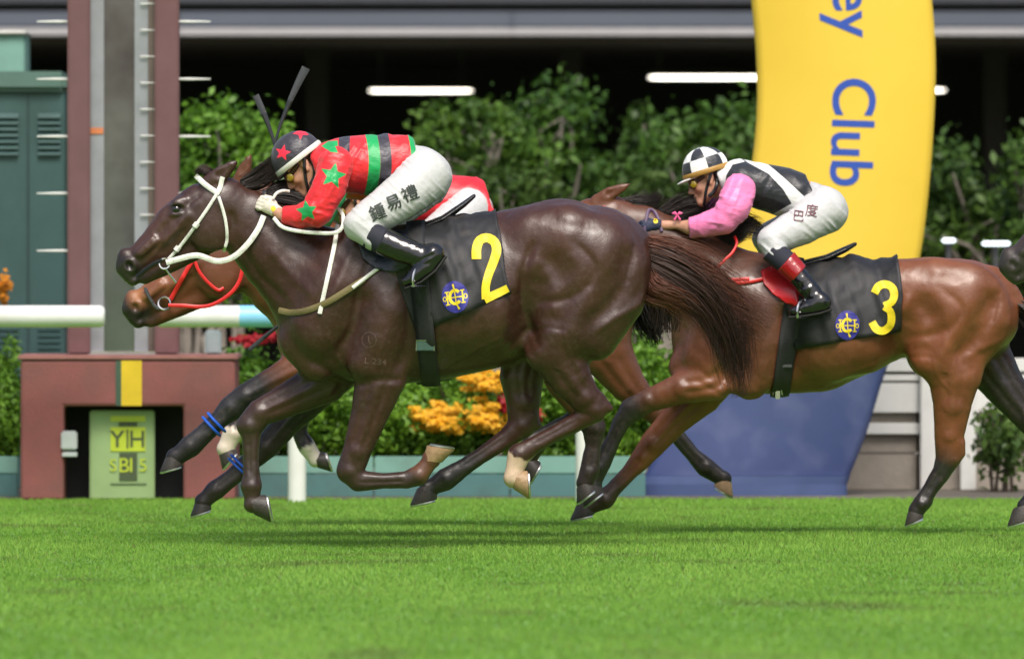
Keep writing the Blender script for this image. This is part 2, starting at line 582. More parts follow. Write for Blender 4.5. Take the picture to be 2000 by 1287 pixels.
# ------------------------------------------------------------------ the ground and the turf
def ground():
    me = mesh([(-900, -400, 0), (900, -400, 0), (900, 900, 0), (-900, 900, 0)], [(0, 1, 2, 3)])
    o = link('ground', me, mat('turf_soil', (.12, .25, .036), .9, var=.3, vscale=2), smooth=False)
    tag(o, kind='structure')
    me = mesh([(-60, 10.9, .004), (60, 10.9, .004), (60, 44.5, .004), (-60, 44.5, .004)], [(0, 1, 2, 3)])
    o = link('path', me, mat('garden_path', (.10, .085, .065), .9, var=.35, vscale=1.2), smooth=False)
    tag(o, kind='structure')
    r = rng(1)
    n = 600000
    x = r.uniform(-7, 7, n); y = -19 + 30.0 * r.uniform(0, 1, n) ** 1.0
    pv = np.stack([x / .9, y / 2.6, x * 0], 1)
    patch = vnoise(pv, 61) * .6 + vnoise(pv * 3.1, 62) * .4
    h = (.020 + .008 * patch) * r.uniform(.55, 1.25, n)
    a = r.uniform(0, 2 * np.pi, n); wd = r.uniform(.003, .006, n)
    ln = r.normal(0, .45, (n, 2)) * h[:, None]
    V = np.zeros((n, 3, 3))
    V[:, 0] = np.stack([x - np.cos(a) * wd, y - np.sin(a) * wd, 0 * x], 1)
    V[:, 1] = np.stack([x + np.cos(a) * wd, y + np.sin(a) * wd, 0 * x], 1)
    V[:, 2] = np.stack([x + ln[:, 0], y + ln[:, 1], h], 1)
    me = mesh_np(V.reshape(-1, 3), np.arange(3 * n).reshape(-1, 3), 'turf')
    t = np.clip(.5 + .55 * patch + r.normal(0, .06, n), 0, 1)[:, None]
    col = np.array([.19, .37, .052]) * (1 - t) + np.array([.33, .53, .105]) * t
    dry = (r.uniform(0, 1, n) < .05)[:, None]
    col = np.where(dry, np.array([.22, .25, .07]), col)
    worn = np.clip(vnoise(np.stack([x / .5, y / .7, x * 0], 1), 64) * 1.6 - .75, 0, 1)[:, None] * .7      # scuffed, hoof-cut places
    col = col * (1 - worn) + np.array([.16, .15, .07]) * worn
    cattr(me, 'coat', col.repeat(3, 0))
    o = link('turf', me, mat('turf_blades', (0, 0, 0), .6, var=0, attr='coat', transl=.55, spec=.12), smooth=False)
    tag(o, 'short green racecourse turf', None, None, 'stuff')
ground()

def leaves(n, blobs, size, seed, flat=.5, bias=None):
    """many small leaf faces spread through the volume of several clumps: blob (x, y, z, rx, ry, rz)"""
    r = rng(seed)
    b = np.array(blobs, float)
    wv = (b[:, 3] * b[:, 4] * b[:, 5]) ** .7
    k = r.choice(len(b), n, p=wv / wv.sum())
    d = r.normal(0, 1, (n, 3)); d /= np.linalg.norm(d, axis=1, keepdims=True)
    rad = r.uniform(.3, 1, n) ** .55 * (1 + .35 * np.abs(r.normal(0, 1, n)) * (r.uniform(0, 1, n) < .45))
    c = b[k, :3] + d * rad[:, None] * b[k, 3:]
    nrm = d + r.normal(0, .7, (n, 3)) + (np.array(bias) if bias is not None else 0); nrm /= np.linalg.norm(nrm, axis=1, keepdims=True)
    t = np.cross(nrm, r.normal(0, 1, (n, 3))); t /= np.linalg.norm(t, axis=1, keepdims=True)
    bt = np.cross(nrm, t)
    s = size * r.uniform(.6, 1.3, n)[:, None]
    V = np.stack([c - t * s, c + bt * s * flat, c + t * s, c - bt * s * flat], 1)
    V[:, 2] -= np.array([0, 0, 1]) * s * .3
    return V.reshape(-1, 3), np.arange(4 * n).reshape(-1, 4), k, rad

def leaf_obj(name, parent, n, blobs, size, seed, c0, c1, mt=None, kind=None, flat=.5, bias=None):
    V, Q, k, rad = leaves(n, blobs, size, seed, flat, bias)
    me = mesh_np(V, Q, name)
    r = rng(seed + 500)
    bt = r.uniform(-.25, .25, len(blobs))[k]
    t = np.clip(r.uniform(0, 1, n) * .7 + .15 + bt, 0, 1)[:, None]
    col = np.array(c0) * (1 - t) + np.array(c1) * t
    cattr(me, 'coat', col.repeat(4, 0))
    o = link(name, me, mt or mat('leaf', (0, 0, 0), .5, var=0, attr='coat', transl=.3, spec=.4), parent, smooth=False)
    tag(o, kind='stuff')
    return o

def clump(cx, cy, cz, rx, ry, rz, n, seed, small=.42):
    """uneven set of blobs inside an ellipsoid"""
    r = rng(seed)
    out = []
    for i in range(n):
        d = r.normal(0, 1, 3); d /= np.linalg.norm(d); q = r.uniform(.25, .85)
        k = r.uniform(.6, 1.25) * small
        out.append((cx + d[0] * q * rx, cy + d[1] * q * ry, cz + d[2] * q * rz, rx * k, ry * k, rz * k * .85))
    return out

# ------------------------------------------------------------------ winning post: plinth, columns, mirror
M_MAROON = mat('maroon_render', (.20, .062, .058), .75, var=.12, vscale=5, bump=.3, bscale=60, dirt=((.12, .06, .05), 3, .5))
M_MAROON_P = mat('maroon_paint', (.13, .06, .065), .4, var=.1, vscale=6)
M_WHITE = mat('white_paint', (.64, .64, .62), .4, var=.06, vscale=4, dirt=((.45, .43, .38), 5, .35))
M_TEAL = mat('teal_board', (.060, .155, .150), .6, var=.12, vscale=3, dirt=((.05, .09, .08), 4, .5))
M_TEAL_L = mat('teal_board_light', (.15, .30, .25), .6, var=.12, vscale=3, dirt=((.10, .17, .14), 4, .5))
YP = 10.8
def X(px, Y): return (px - CX) * sc(Y)
def Z(py, Y): return CH - (py - HZ) * sc(Y)
b0 = P(250, 485, YP); b0.z = 0
wp = thing('winning_post', b0, 'maroon winning post with tall dark mirror on a broad plinth', 'winning post')
m = MB()
x0, x1, xa, xb = X(40, YP), X(460, YP), X(125, YP), X(358, YP)
zt, zn = Z(703, YP), Z(793, YP)
m.prism([(x0, 0), (x0, zt), (x1, zt), (x1, 0), (xb, 0), (xb, zn), (xa, zn), (xa, 0)], YP, YP + .95)
pl_ = m.build('plinth', M_MAROON, wp, smooth=False)
md = pl_.modifiers.new('bevel', 'BEVEL'); md.width = .018; md.segments = 2
m = MB(); m.box(x0 - .015, x1 + .015, YP - .012, YP + .96, zt, zt + .03, .008); m.build('coping', mat('maroon_stone', (.26, .11, .10), .6, var=.2, vscale=8), wp)
m = MB(); m.box(xa, xb, YP + .42, YP + .5, 0.002, zn); m.build('recess_back', mat('recess_black', (.012, .013, .015), .7), wp)
m = MB(); m.box(X(237, YP), X(277, YP), YP - .006, YP, zn + .002, zt - .004); m.build('yellow_stripe', mat('yellow_paint', (.55, .38, .012), .5, var=.1), wp)
m = MB(); m.box(X(226, YP), X(237, YP), YP - .006, YP, zn + .002, zt - .004); m.build('green_stripe', mat('green_paint', (.035, .07, .045), .5, var=.1), wp)
YB = YP + .12
m = MB(); m.box(X(175, YB), X(302, YB), YB, YB + .06, 0.0, Z(801, YB), .01); sb = m.build('sign_board', mat('sign_sage', (.24, .34, .15), .6, var=.08, vscale=4), wp)
for nm, xx0, xx1, yy0, yy1, mt_ in (('lime_strip', 216, 284, 812, 823, 'l'), ('dark_strip', 232, 268, 824, 832, 'd'), ('lime_panel', 216, 284, 834, 881, 'l'), ('dark_panel', 233, 268, 884, 938, 'd'), ('dark_line', 216, 286, 944, 946, 'd')):
    m = MB(); m.box(X(xx0, YB), X(xx1, YB), YB - .006, YB, Z(yy1, YB), Z(yy0, YB))
    m.build(nm, mat('lime_paint', (.42, .50, .03), .5, var=.06) if mt_ == 'l' else mat('sign_dark', (.05, .07, .03), .6, var=.1), sb)
def flat_type(parent, txt, cx, cy, size, ang, Y, mt, bold=.0, sx=1.0, shear=0):
    ps = text_polys(txt, cx, cy, size, ang, shear, bold, sx=sx)
    vs = []; fs = []
    for p in ps:
        fs.append(tuple(range(len(vs), len(vs) + len(p)))); vs += [tuple(P(x, y, Y)) for x, y in p]
    return link('lettering', mesh(vs, fs), mt, parent, smooth=False)
MD = MATS['sign_dark']; ML = MATS['lime_paint']
for t_, cx, cy, sz in (('Y', 229, 857, 46), ('|', 249, 857, 40), ('H', 268, 857, 46)): flat_type(sb, t_, cx, cy, sz, 0, YB - .009, MD, .01)
for t_, cx, cy, sz, mm_ in (('S', 221, 908, 34, ML), ('B', 243, 908, 40, ML), ('I', 256, 908, 40, ML), ('5', 279, 908, 36, ML)): flat_type(sb, t_, cx, cy, sz, 0, YB - .009, mm_, .0)
m = MB(); m.box(X(121, YB), X(152, YB), YP - .03, YP + .1, Z(878, YB), Z(841, YB), .01); m.box(X(123, YB), X(152, YB), YP - .02, YP + .1, Z(891, YB), Z(882, YB), .004)
m.build('junction_box', mat('grey_plastic', (.42, .45, .45), .5), wp)
YC = YP + .35
ztop = 5.2
for xx0, xx1 in ((133, 177), (303, 350)):
    m = MB(); m.box(X(xx0, YC), X(xx1, YC), YC - .1, YC + .12, zt + .03, ztop, .012); cl_ = m.build('column', M_MAROON_P, wp)
m = MB()
xl_, xr_, zb_ = X(177, YC), X(303, YC), Z(688, YC)      # the glass is turned about two degrees towards the finish
m.add([(xl_, YC, zb_), (xr_, YC + .0135, zb_), (xr_, YC + .0135, ztop), (xl_, YC, ztop), (xl_, YC + .03, zb_), (xr_, YC + .04, zb_), (xr_, YC + .04, ztop), (xl_, YC + .03, ztop)],
      [(0, 1, 2, 3), (5, 4, 7, 6), (4, 0, 3, 7), (1, 5, 6, 2), (4, 5, 1, 0), (3, 2, 6, 7)])
m.build('mirror', mat('mirror_glass', (.22, .23, .27), .05, .9, var=.35, vscale=1.6), wp)  # mottled tint stands in for uneven reflections in the glass
M_FR = mat('frame_grey', (.30, .31, .34), .4, .5, var=.1)
for xx0, xx1, d_ in ((177, 203, .012), (263, 290, .012), (290, 303, .03)):
    m = MB(); m.box(X(xx0, YC), X(xx1, YC), YC - d_, YC, Z(686, YC), ztop); m.build('mirror_frame', M_FR if d_ < .02 else mat('frame_brown', (.10, .075, .06), .5), wp)
m = MB(); m.box(X(176, YC), X(304, YC), YC - .05, YC + .03, Z(692, YC), Z(686, YC), .004); m.build('sill', M_STEEL, wp)
m = MB(); m.box(X(170, YC), X(310, YC), YC - .08, YC + .06, zt + .03, Z(694, YC), .006); m.build('footing', M_FR, wp)
pg = MB(); pg.tube([(0, 0, 0), (.06, 0, 0), (.19, 0, 0)], [.007, .009, .004], 8)  # white rods shaped as the light streaks of small bright fittings on the posts
pgo = None
for yy in (-68, 43, 155, 267, 378, 490):
    for px_, sg in ((134, -1), (349, 1)):
        c = P(px_, yy, YC - .02)
        if pgo is None:
            pgo = pg.build('streak_rod', M_WHITE, wp); me_p = pgo.data; o = pgo
        else:
            o = link('streak_rod', me_p, None, wp)
        o.location = c; o.rotation_euler = (0, 0 if sg > 0 else math.pi, 0)
for i in range(-2, 13):
    o = link('streak_rod', me_p, None, wp); o.location = P(274, 8 + 51.5 * i, YC - .03); o.scale = (.5, .8, .6)
m = MB(); m.box(X(176, YC), X(202, YC), YC - .02, YC - .013, Z(262, YC), Z(250, YC)); m.build('orange_plate', mat('orange_paint', (.5, .16, .06), .5), wp)
m = MB(); m.box(X(400, YC), X(432, YC), YC, YC + .2, zt + .03, Z(645, YC), .012); m.build('grey_box', mat('box_grey', (.22, .27, .28), .5, var=.1), wp)

# ------------------------------------------------------------------ teal cabinet at the left
YK = 14.0
kb = P(20, 485, YK); kb.z = 0
kt = thing('cabinet', kb, 'teal green metal cabinet with louvred doors behind the winning post', 'cabinet')
M_KIOSK = mat('cabinet_teal', (.036, .085, .080), .5, var=.15, vscale=2, dirt=((.025, .06, .055), 2.5, .6))
m = MB(); m.box(X(-160, YK), X(126, YK), YK, YK + .9, 0, Z(180, YK), .01); m.build('body', M_KIOSK, kt)
m = MB(); m.box(X(-175, YK), X(130, YK), YK - .06, YK + .95, Z(180, YK), Z(140, YK), .03); m.build('roof', mat('cabinet_roof', (.075, .14, .115), .5, var=.12, vscale=2), kt)
for xx0, xx1 in ((-30, 36), (74, 118)):
    for i in range(7):
        yy = 222 + i * 12
        m = MB(); a_ = (X(xx0, YK), X(xx1, YK))
        m.add([(a_[0], YK - .002, Z(yy, YK)), (a_[1], YK - .002, Z(yy, YK)), (a_[1], YK - .03, Z(yy + 9, YK)), (a_[0], YK - .03, Z(yy + 9, YK)), (a_[0], YK - .002, Z(yy + 9, YK)), (a_[1], YK - .002, Z(yy + 9, YK))],
              [(0, 1, 2, 3), (3, 2, 5, 4), (0, 3, 4), (1, 5, 2)])
        m.build('louvre', M_KIOSK, kt, smooth=False)
    for i in range(4):
        yy = 640 + i * 12
        m = MB(); m.box(X(xx0, YK), X(xx1, YK), YK - .012, YK - .002, Z(yy + 5, YK), Z(yy, YK)); m.build('louvre', M_KIOSK, kt, smooth=False)
m = MB(); m.box(X(53, YK), X(57, YK), YK - .01, YK, .05, Z(185, YK)); m.build('door_seam', mat('seam_dark', (.02, .045, .045), .6), kt)
YQ = 17.0
q = thing('cabinet', P(10, 485, YQ) * 1.0 - Vector((0, 0, 1.5)), 'pale teal box standing behind the louvred cabinet', 'cabinet')
m = MB(); m.box(X(-140, YQ), X(48, YQ), YQ, YQ + .8, 0, Z(68, YQ), .01); m.build('body', M_TEAL_L, q)
m = MB(); m.box(X(-146, YQ), X(52, YQ), YQ - .04, YQ + .84, Z(68, YQ), Z(60, YQ), .01); m.build('lid', M_WHITE, q)

# ------------------------------------------------------------------ running rail
YR = 10.3
def rail(name_label, xs, secs, posts):
    c = P((xs[0] + xs[1]) / 2, 618, YR); c.z = 0
    t = thing('running_rail', c, name_label, 'rail', 'white running rail')
    s = sc(YR)
    for (u0, u1, mt_) in secs:
        pts = [P(u0, 618, YR), P(u0 + (u1 - u0) * .02, 618, YR), P((u0 + u1) / 2, 618, YR), P(u1 - (u1 - u0) * .02, 618, YR), P(u1, 618, YR)]
        rr = [21.5 * s] * 5
        if u0 == xs[0] and xs[0] > 0: pts = [P(u0, 618, YR), P(u0 + 3, 618, YR), P(u0 + 9, 618, YR)] + pts[2:]; rr = [14 * s, 19 * s] + [21.5 * s] * 4
        if u1 == xs[1] and xs[1] < 300: pts = pts[:3] + [P(u1 - 9, 618, YR), P(u1 - 3, 618, YR), P(u1, 618, YR)]; rr = [21.5 * s] * 4 + [19 * s, 14 * s]
        MB().tube(pts, rr, 20).build('rail_section', mt_, t)
    for p_ in posts:
        MB().tube([(X(p_, YR), YR + .02, 0), (X(p_, YR), YR + .02, Z(628, YR))], 18 * s, 14).build('rail_post', M_WHITE, t)
    return t
MSKY = mat('sky_blue_paint', (.22, .52, .75), .4, var=.05)
rail('white running rail running in from the left to the winning post', (-700, 205), [(-700, -2, M_WHITE), (-2, 205, M_WHITE)], [-420, -60])
rail('white running rail with a sky blue section behind the leading horse', (306, 1236), [(306, 468, M_WHITE), (468, 548, MSKY), (548, 900, M_WHITE), (900, 1236, M_WHITE)], [580, 1142])

# ------------------------------------------------------------------ low teal edging and the flower bed behind it
YE = 11.7
def edging(u0, u1, label):
    c = P((u0 + u1) / 2, 485, YE); c.z = 0
    t = thing('garden_edging', c, label, 'edging')
    n = max(1, round((u1 - u0) / 270))
    for i in range(n):
        a, b = u0 + (u1 - u0) * i / n, u0 + (u1 - u0) * (i + 1) / n
        m = MB(); m.box(X(a, YE) + .004, X(b, YE) - .004, YE, YE + .05, Z(925, YE), Z(891, YE), .006); m.build('upper_board', M_TEAL_L, t)
        m = MB(); m.box(X(a, YE) + .004, X(b, YE) - .004, YE - .02, YE + .05, 0, Z(926, YE), .006); m.build('lower_board', M_TEAL, t)
edging(-560, 36, 'two-tone teal boards edging the flower bed left of the plinth')
edging(464, 1262, 'two-tone teal boards edging the flower bed right of the plinth')
YH = 12.5
def shrub(u, wpx, ytop, ybot, label, seed, c0=(.055, .15, .010), c1=(.19, .36, .03), fl=None, n=8500, Y=YH, size=.024):
    c = P(u, 485, Y); c.z = 0
    t = thing('garden_shrub', c, label, 'shrub', 'shrubs of the flower bed')
    s = sc(Y); z0, z1 = .04, Z(ytop, Y)
    rx = wpx * s / 2
    bl = clump(c.x, Y, (z0 + z1) / 2, rx * 1.1, .38, (z1 - z0) / 2, 40, seed, .40)
    leaf_obj('foliage', t, n, bl, size, seed, c0, c1)
    m = MB()
    r = random.Random(seed)
    for i in range(5):
        xx = c.x + r.uniform(-.5, .5) * rx
        m.tube([(xx, Y, 0), (xx + r.uniform(-.05, .05), Y + r.uniform(-.1, .1), z1 * .5), (xx + r.uniform(-.12, .12), Y + r.uniform(-.2, .2), z1 * .85)], [.012, .009, .004], 5)
    m.build('stems', mat('twig', (.09, .065, .045), .8, var=.2), t)
    for (fu, fv, fw, fh, fc, fn) in (fl or []):
        p = P(fu, fv, Y - .35)
        leaf_obj('blossoms', t, fn, clump(p.x, Y - .34, p.z, fw * s / 2, .10, fh * s / 2, 60, seed + 7, .15), .018, seed + 3, np.array(fc) * .8, np.array(fc) * 1.1,
                 mat('petal', (0, 0, 0), .6, var=0, attr='coat', transl=.45), flat=.8, bias=(0, -1.6, 1.2))
    return t
YEL, REDF, ORG = (.90, .52, .02), (.40, .010, .02), (.75, .30, .015)
shrub(-110, 180, 640, 895, 'bright green shrub at the far left edge of the bed', 101)
shrub(-10, 120, 645, 893, 'bright green shrub beside the left side of the plinth', 102, fl=[(8, 556, 40, 80, ORG, 160)])
sh_ = [(480, 130, 650, 'bright green shrub with red blossoms right of the plinth', [(500, 662, 130, 30, REDF, 260)]),
       (590, 140, 640, 'green shrub behind the white rail post', [(560, 650, 60, 30, REDF, 120)]), (700, 150, 700, 'green shrub behind the leading horse\'s folded foreleg', None),
       (800, 140, 720, 'green shrub just left of the yellow blossoms', None),
       (900, 170, 700, 'green shrub covered in yellow blossoms under the leading horse\'s belly', [(858, 818, 170, 76, YEL, 1300), (940, 812, 150, 84, YEL, 1200), (950, 745, 150, 60, YEL, 700), (985, 790, 40, 50, REDF, 160)]),
       (1020, 130, 690, 'green shrub with a few red blossoms behind the dark hind leg', [(1050, 812, 30, 34, REDF, 60)]),
       (1120, 140, 660, 'green shrub behind the leading horse\'s hind legs', None),
       (1230, 130, 640, 'bright green shrub left of the blue banner base', None), (1310, 100, 660, 'bright green shrub against the blue banner base', None)]
for i, (u, wd, yt_, lb, fl_) in enumerate(sh_): shrub(u, wd, yt_, 893, lb, 110 + i, fl=fl_)

# ------------------------------------------------------------------ curved banner
YT = 12.0
Lp = spline([(1380, -560, 0), (1425, -300, 0), (1467, 0, 0), (1479, 170, 0), (1470, 310, 0), (1436, 490, 0), (1378, 680, 0), (1312, 830, 0), (1250, 945, 0)], 60)
Rp = spline([(1690, -560, 0), (1765, -300, 0), (1819, 0, 0), (1826, 180, 0), (1802, 470, 0), (1766, 620, 0), (1724, 740, 0), (1690, 850, 0), (1652, 945, 0)], 60)
c = P(1460, 485, YT); c.z = 0
tb = thing('banner', c, 'tall curved yellow banner on a blue base with blue lettering', 'banner')
s = sc(YT)
def slab(py0, py1, name, mt_, grow=0.0, dep=.22):
    ys = np.linspace(py0, py1, 26)
    m = MB()
    rows = []
    for y in ys:
        xl = np.interp(y, Lp[:, 1], Lp[:, 0]) - grow; xr = np.interp(y, Rp[:, 1], Rp[:, 0]) + grow
        z = Z(y, YT)
        e = .045
        rows.append([(X(xl, YT) + e, YT - dep / 2, z), (X(xl, YT), YT - dep / 2 + e, z), (X(xl, YT), YT + dep / 2 - e, z), (X(xl, YT) + e, YT + dep / 2, z),
                     (X(xr, YT) - e, YT + dep / 2, z), (X(xr, YT), YT + dep / 2 - e, z), (X(xr, YT), YT - dep / 2 + e, z), (X(xr, YT) - e, YT - dep / 2, z)])
    V = [p for r_ in rows for p in r_]
    Fq = [(i * 8 + k, i * 8 + (k + 1) % 8, (i + 1) * 8 + (k + 1) % 8, (i + 1) * 8 + k) for i in range(25) for k in range(8)]
    Fq += [tuple(range(8))[::-1], tuple(range(25 * 8, 26 * 8))]
    m.add(V, Fq)
    return m.build(name, mt_, tb, smooth=math.radians(50))
up = slab(-560, 603, 'yellow_panel', mat('banner_yellow', (.70, .46, .045), .5, var=.03, vscale=1.5))
lo = slab(603.6, 928, 'blue_panel', mat('banner_blue', (.036, .055, .155), .55, var=.08, vscale=2, dirt=((.11, .13, .24), 3, .5)))
slab(928.5, 977, 'base', mat('banner_base', (.05, .075, .18), .5, var=.1), 1.5, .26)
MBL = mat('banner_ink', (.02, .065, .36), .5, var=.03)
flat_type(up, 'Club', 1666, 259, 118, 92, YT - .113, MBL, .012, sx=.95)
flat_type(up, 'Jockey', 1652, -78, 118, 88, YT - .113, MBL, .012, sx=.95)

# ------------------------------------------------------------------ white fence and concrete wall at the right
YF = 13.6
c = P(1850, 485, YF); c.z = 0
wf = thing('fence', c, 'white board fence right of the blue banner base', 'fence')
for (a, b) in ((700, 726), (732, 744), (748, 806), (826, 848)):
    for (u0, u1) in ((1560, 1818), (1822, 2120), (2124, 2500)):
        m = MB(); m.box(X(u0, YF), X(u1, YF), YF, YF + .03, Z(b, YF), Z(a, YF), .004); m.build('board', M_WHITE, wf)
for u in (1580, 1812, 1890, 2120, 2400):
    m = MB(); m.box(X(u - 15, YF), X(u + 15, YF), YF - .1, YF - .003, 0, Z(700, YF), .008); m.build('post', M_WHITE, wf)
YW = 13.65
m = MB()
cw = thing('wall', P(1850, 485, YW) - Vector((0, 0, 1.5)), 'low grey concrete wall behind the white board fence', 'wall')
for i, (u0, u1) in enumerate(((1560, 1790), (1793, 2020), (2023, 2300), (2303, 2600))):
    for (a, b) in ((700, 884), (887, 990)):
        m = MB(); m.box(X(u0, YW), X(u1, YW), YW, YW + .3, max(Z(b, YW), 0), Z(a, YW), .006)
        m.build('block', mat('concrete', (.30, .265, .225), .85, var=.2, vscale=3, bump=.4, bscale=40, dirt=((.12, .10, .08), 3, .5)), cw)
shrub(1955, 110, 770, 935, 'loose shrub in front of the white fence at the right', 131, (.03, .07, .01), (.10, .17, .03), n=900, Y=13.0, size=.034)

# ------------------------------------------------------------------ trees in front of the stand
M_BARK = mat('bark', (.24, .21, .175), .9, var=.3, vscale=10, bump=.6, bscale=40)
def tree(u, Y, ytop, ybot, wpx, label, seed, c0, c1, n=6500, size=.042, lean=0.0, trunk=.035, limbs=6, blobs=34):
    s = sc(Y)
    c = P(u, 485, Y); c.z = 0
    t = thing('tree', c, label, 'tree', 'trees in front of the stand')
    z0, z1 = Z(ybot, Y), Z(ytop, Y)
    rx = wpx * s / 2
    bl = clump(c.x, Y, (z0 + z1) / 2, rx, rx * .7, (z1 - z0) / 2, blobs, seed, .40)
    leaf_obj('crown', t, int(n * 2.3), bl, size, seed, c0, c1)
    r = random.Random(seed)
    m = MB()
    for i in range(limbs):
        b = bl[(i * 3) % len(bl)]
        x0 = c.x + r.uniform(-.2, .2) * rx
        m.tube([(x0, Y + r.uniform(-.1, .1), 0), (x0 + lean * .4 + r.uniform(-.1, .1), Y, z0 * .55 + .3), ((x0 + b[0]) / 2 + lean * .5, (Y + b[1]) / 2, (z0 + b[2]) / 2 * .95), (b[0], b[1] - rx * .35, b[2])],
               [trunk * r.uniform(.7, 1.1), trunk * .75, trunk * .5, trunk * .16], 8)
        for _ in range(2):
            b2_ = r.choice(bl)
            m.tube([((x0 + b[0]) / 2 + lean * .5, (Y + b[1]) / 2, (z0 + b[2]) / 2 * .95), ((b2_[0] + b[0]) / 2, b2_[1] - .1, b2_[2] * .96), (b2_[0], b2_[1] - rx * .35, b2_[2])], [trunk * .4, trunk * .25, trunk * .1], 6)
    m.build('trunk', M_BARK, t)
    return t
g0, g1 = (.0405, .1125, .0090), (.1440, .3060, .0234)
d0, d1 = (.0206, .0577, .0083), (.0742, .1485, .0181)
tree(455, 17, 178, 600, 280, 'bright green leafy tree right of the winning post mirror', 201, g0, g1, n=6500, size=.036)
tree(650, 20, 262, 530, 257, 'low dark green tree behind the whips', 202, (.0257, .0729, .0086), (.0944, .1888, .0205), size=.04)
tree(360, 22, 300, 600, 224, 'dull green tree low behind the mirror column', 203, d0, d1)
tree(915, 23, 140, 450, 212, 'slim tree with pale bare stems left of the middle', 204, (.0257, .0729, .0103), (.1115, .2145, .0257), n=1581, trunk=.06, limbs=10, blobs=18)
tree(1065, 24, 150, 510, 291, 'broad green tree in the middle of the row', 205, (.0257, .0729, .0103), (.1030, .2145, .0231), n=2418, trunk=.05, limbs=9, blobs=18)
tree(1235, 25, 205, 530, 257, 'lower green tree beside the second light strip', 206, (.0257, .0644, .0103), (.0858, .1802, .0215), n=1953, trunk=.05, limbs=9, blobs=18)
tree(1400, 24, 175, 540, 280, 'green tree close against the left edge of the banner', 207, (.0257, .0644, .0103), (.0858, .1888, .0215), n=2232, trunk=.05, limbs=9, blobs=18)
tree(1560, 26, 190, 540, 268, 'green tree hidden behind the yellow banner', 208, d0, d1, n=2500)
tree(1880, 23, 200, 600, 257, 'dark green tree right of the banner with slanting grey limbs', 209, d0, (.09, .17, .025), n=1953, trunk=.05, limbs=10, lean=.25, blobs=18)
tree(2050, 22, 180, 600, 280, 'dark leafy tree at the right edge', 210, d0, d1, n=2232, trunk=.05, limbs=9, blobs=18)
tree(770, 27, 330, 580, 268, 'low sparse shrub tree behind the striped rider', 211, d0, d1, n=3000)
tree(1000, 21, 300, 600, 291, 'grey stemmed tree with thin foliage above the leading horse\'s rump', 212, (.0257, .0601, .0129), (.0858, .1544, .0257), n=1700, trunk=.05, limbs=12)
tree(1300, 21, 320, 600, 257, 'grey stemmed low tree above the hindmost ears', 213, (.0257, .0601, .0129), (.0858, .1459, .0257), n=1700, trunk=.05, limbs=12)

# ------------------------------------------------------------------ grandstand
YS = 45.0
st = thing('grandstand', (0, YS, 0), 'dark grandstand with grey fascia and pale trim above an open ground floor', 'grandstand')
M_DARK = mat('stand_dark', (.05, .05, .053), .8, var=.2, vscale=.5)
M_FASC = mat('stand_fascia', (.075, .088, .115), .6, var=.08, vscale=.6)
def sbox(nm, px0, px1, y0_, y1_, pa, pb, mt_, bev=0.0):
    m = MB(); m.box(X(px0, YS), X(px1, YS), YS + y0_, YS + y1_, Z(pb, YS), Z(pa, YS), bev); return m.build(nm, mt_, st, smooth=False)
for i in range(20):
    u0, u1 = -5500 + i * 650, -5500 + (i + 1) * 650
    sbox('fascia', u0 + 1, u1 - 1, -.1, .3, 24, 52, M_FASC)
    sbox('trim', u0, u1, -.16, .2, 56, 71, mat('stand_trim', (.42, .41, .42), .4, .2, var=.05), .01)
sbox('soffit_lip', -9000, 11000, .0, .3, 73, 80, mat('stand_brown', (.06, .05, .045), .8))
sbox('upper_band', -9000, 11000, .1, .5, 8, 23, M_DARK)
sbox('upper_fascia', -9000, 11000, -.1, .3, -120, 7, mat('stand_fascia_dark', (.04, .044, .055), .6, var=.1))
m = MB(); m.box(X(-9000, YS), X(11000, YS), YS + .32, YS + 18, Z(73, YS), Z(60, YS)); m.build('ceiling', mat('stand_ceiling', (.16, .135, .12), .9, var=.3, vscale=.4), st, smooth=False)
m = MB(); m.box(X(-9000, YS), X(11000, YS), YS + 18, YS + 18.3, 0, 9); m.build('back_wall', M_DARK, st, smooth=False)
m = MB(); m.box(X(-9000, YS), X(11000, YS), YS + .5, YS + 18, Z(-120, YS), Z(-128, YS)); m.build('upper_floor', M_DARK, st, smooth=False)
m = MB(); m.box(X(-9000, YS), X(11000, YS), YS + .0, YS + .3, Z(-125, YS), Z(-1600, YS)); m.build('upper_wall', mat('stand_upper', (.05, .055, .065), .7, var=.2, vscale=.3), st, smooth=False)
m = MB(); m.box(X(-9000, YS), X(11000, YS), YS + .4, YS + 17.9, .006, .15); m.build('floor', mat('stand_floor', (.05, .048, .046), .8), st, smooth=False)
for u in (-3000, -2300, -1600, -900, -200, 600, 1120, 1990, 2700, 3400, 4100, 4800):
    m = MB(); m.box(X(u - 22, YS), X(u + 22, YS), YS + 5, YS + 5.3, .15, Z(73, YS)); m.build('pillar', mat('stand_pillar', (.035, .033, .034), .8), st, smooth=False)
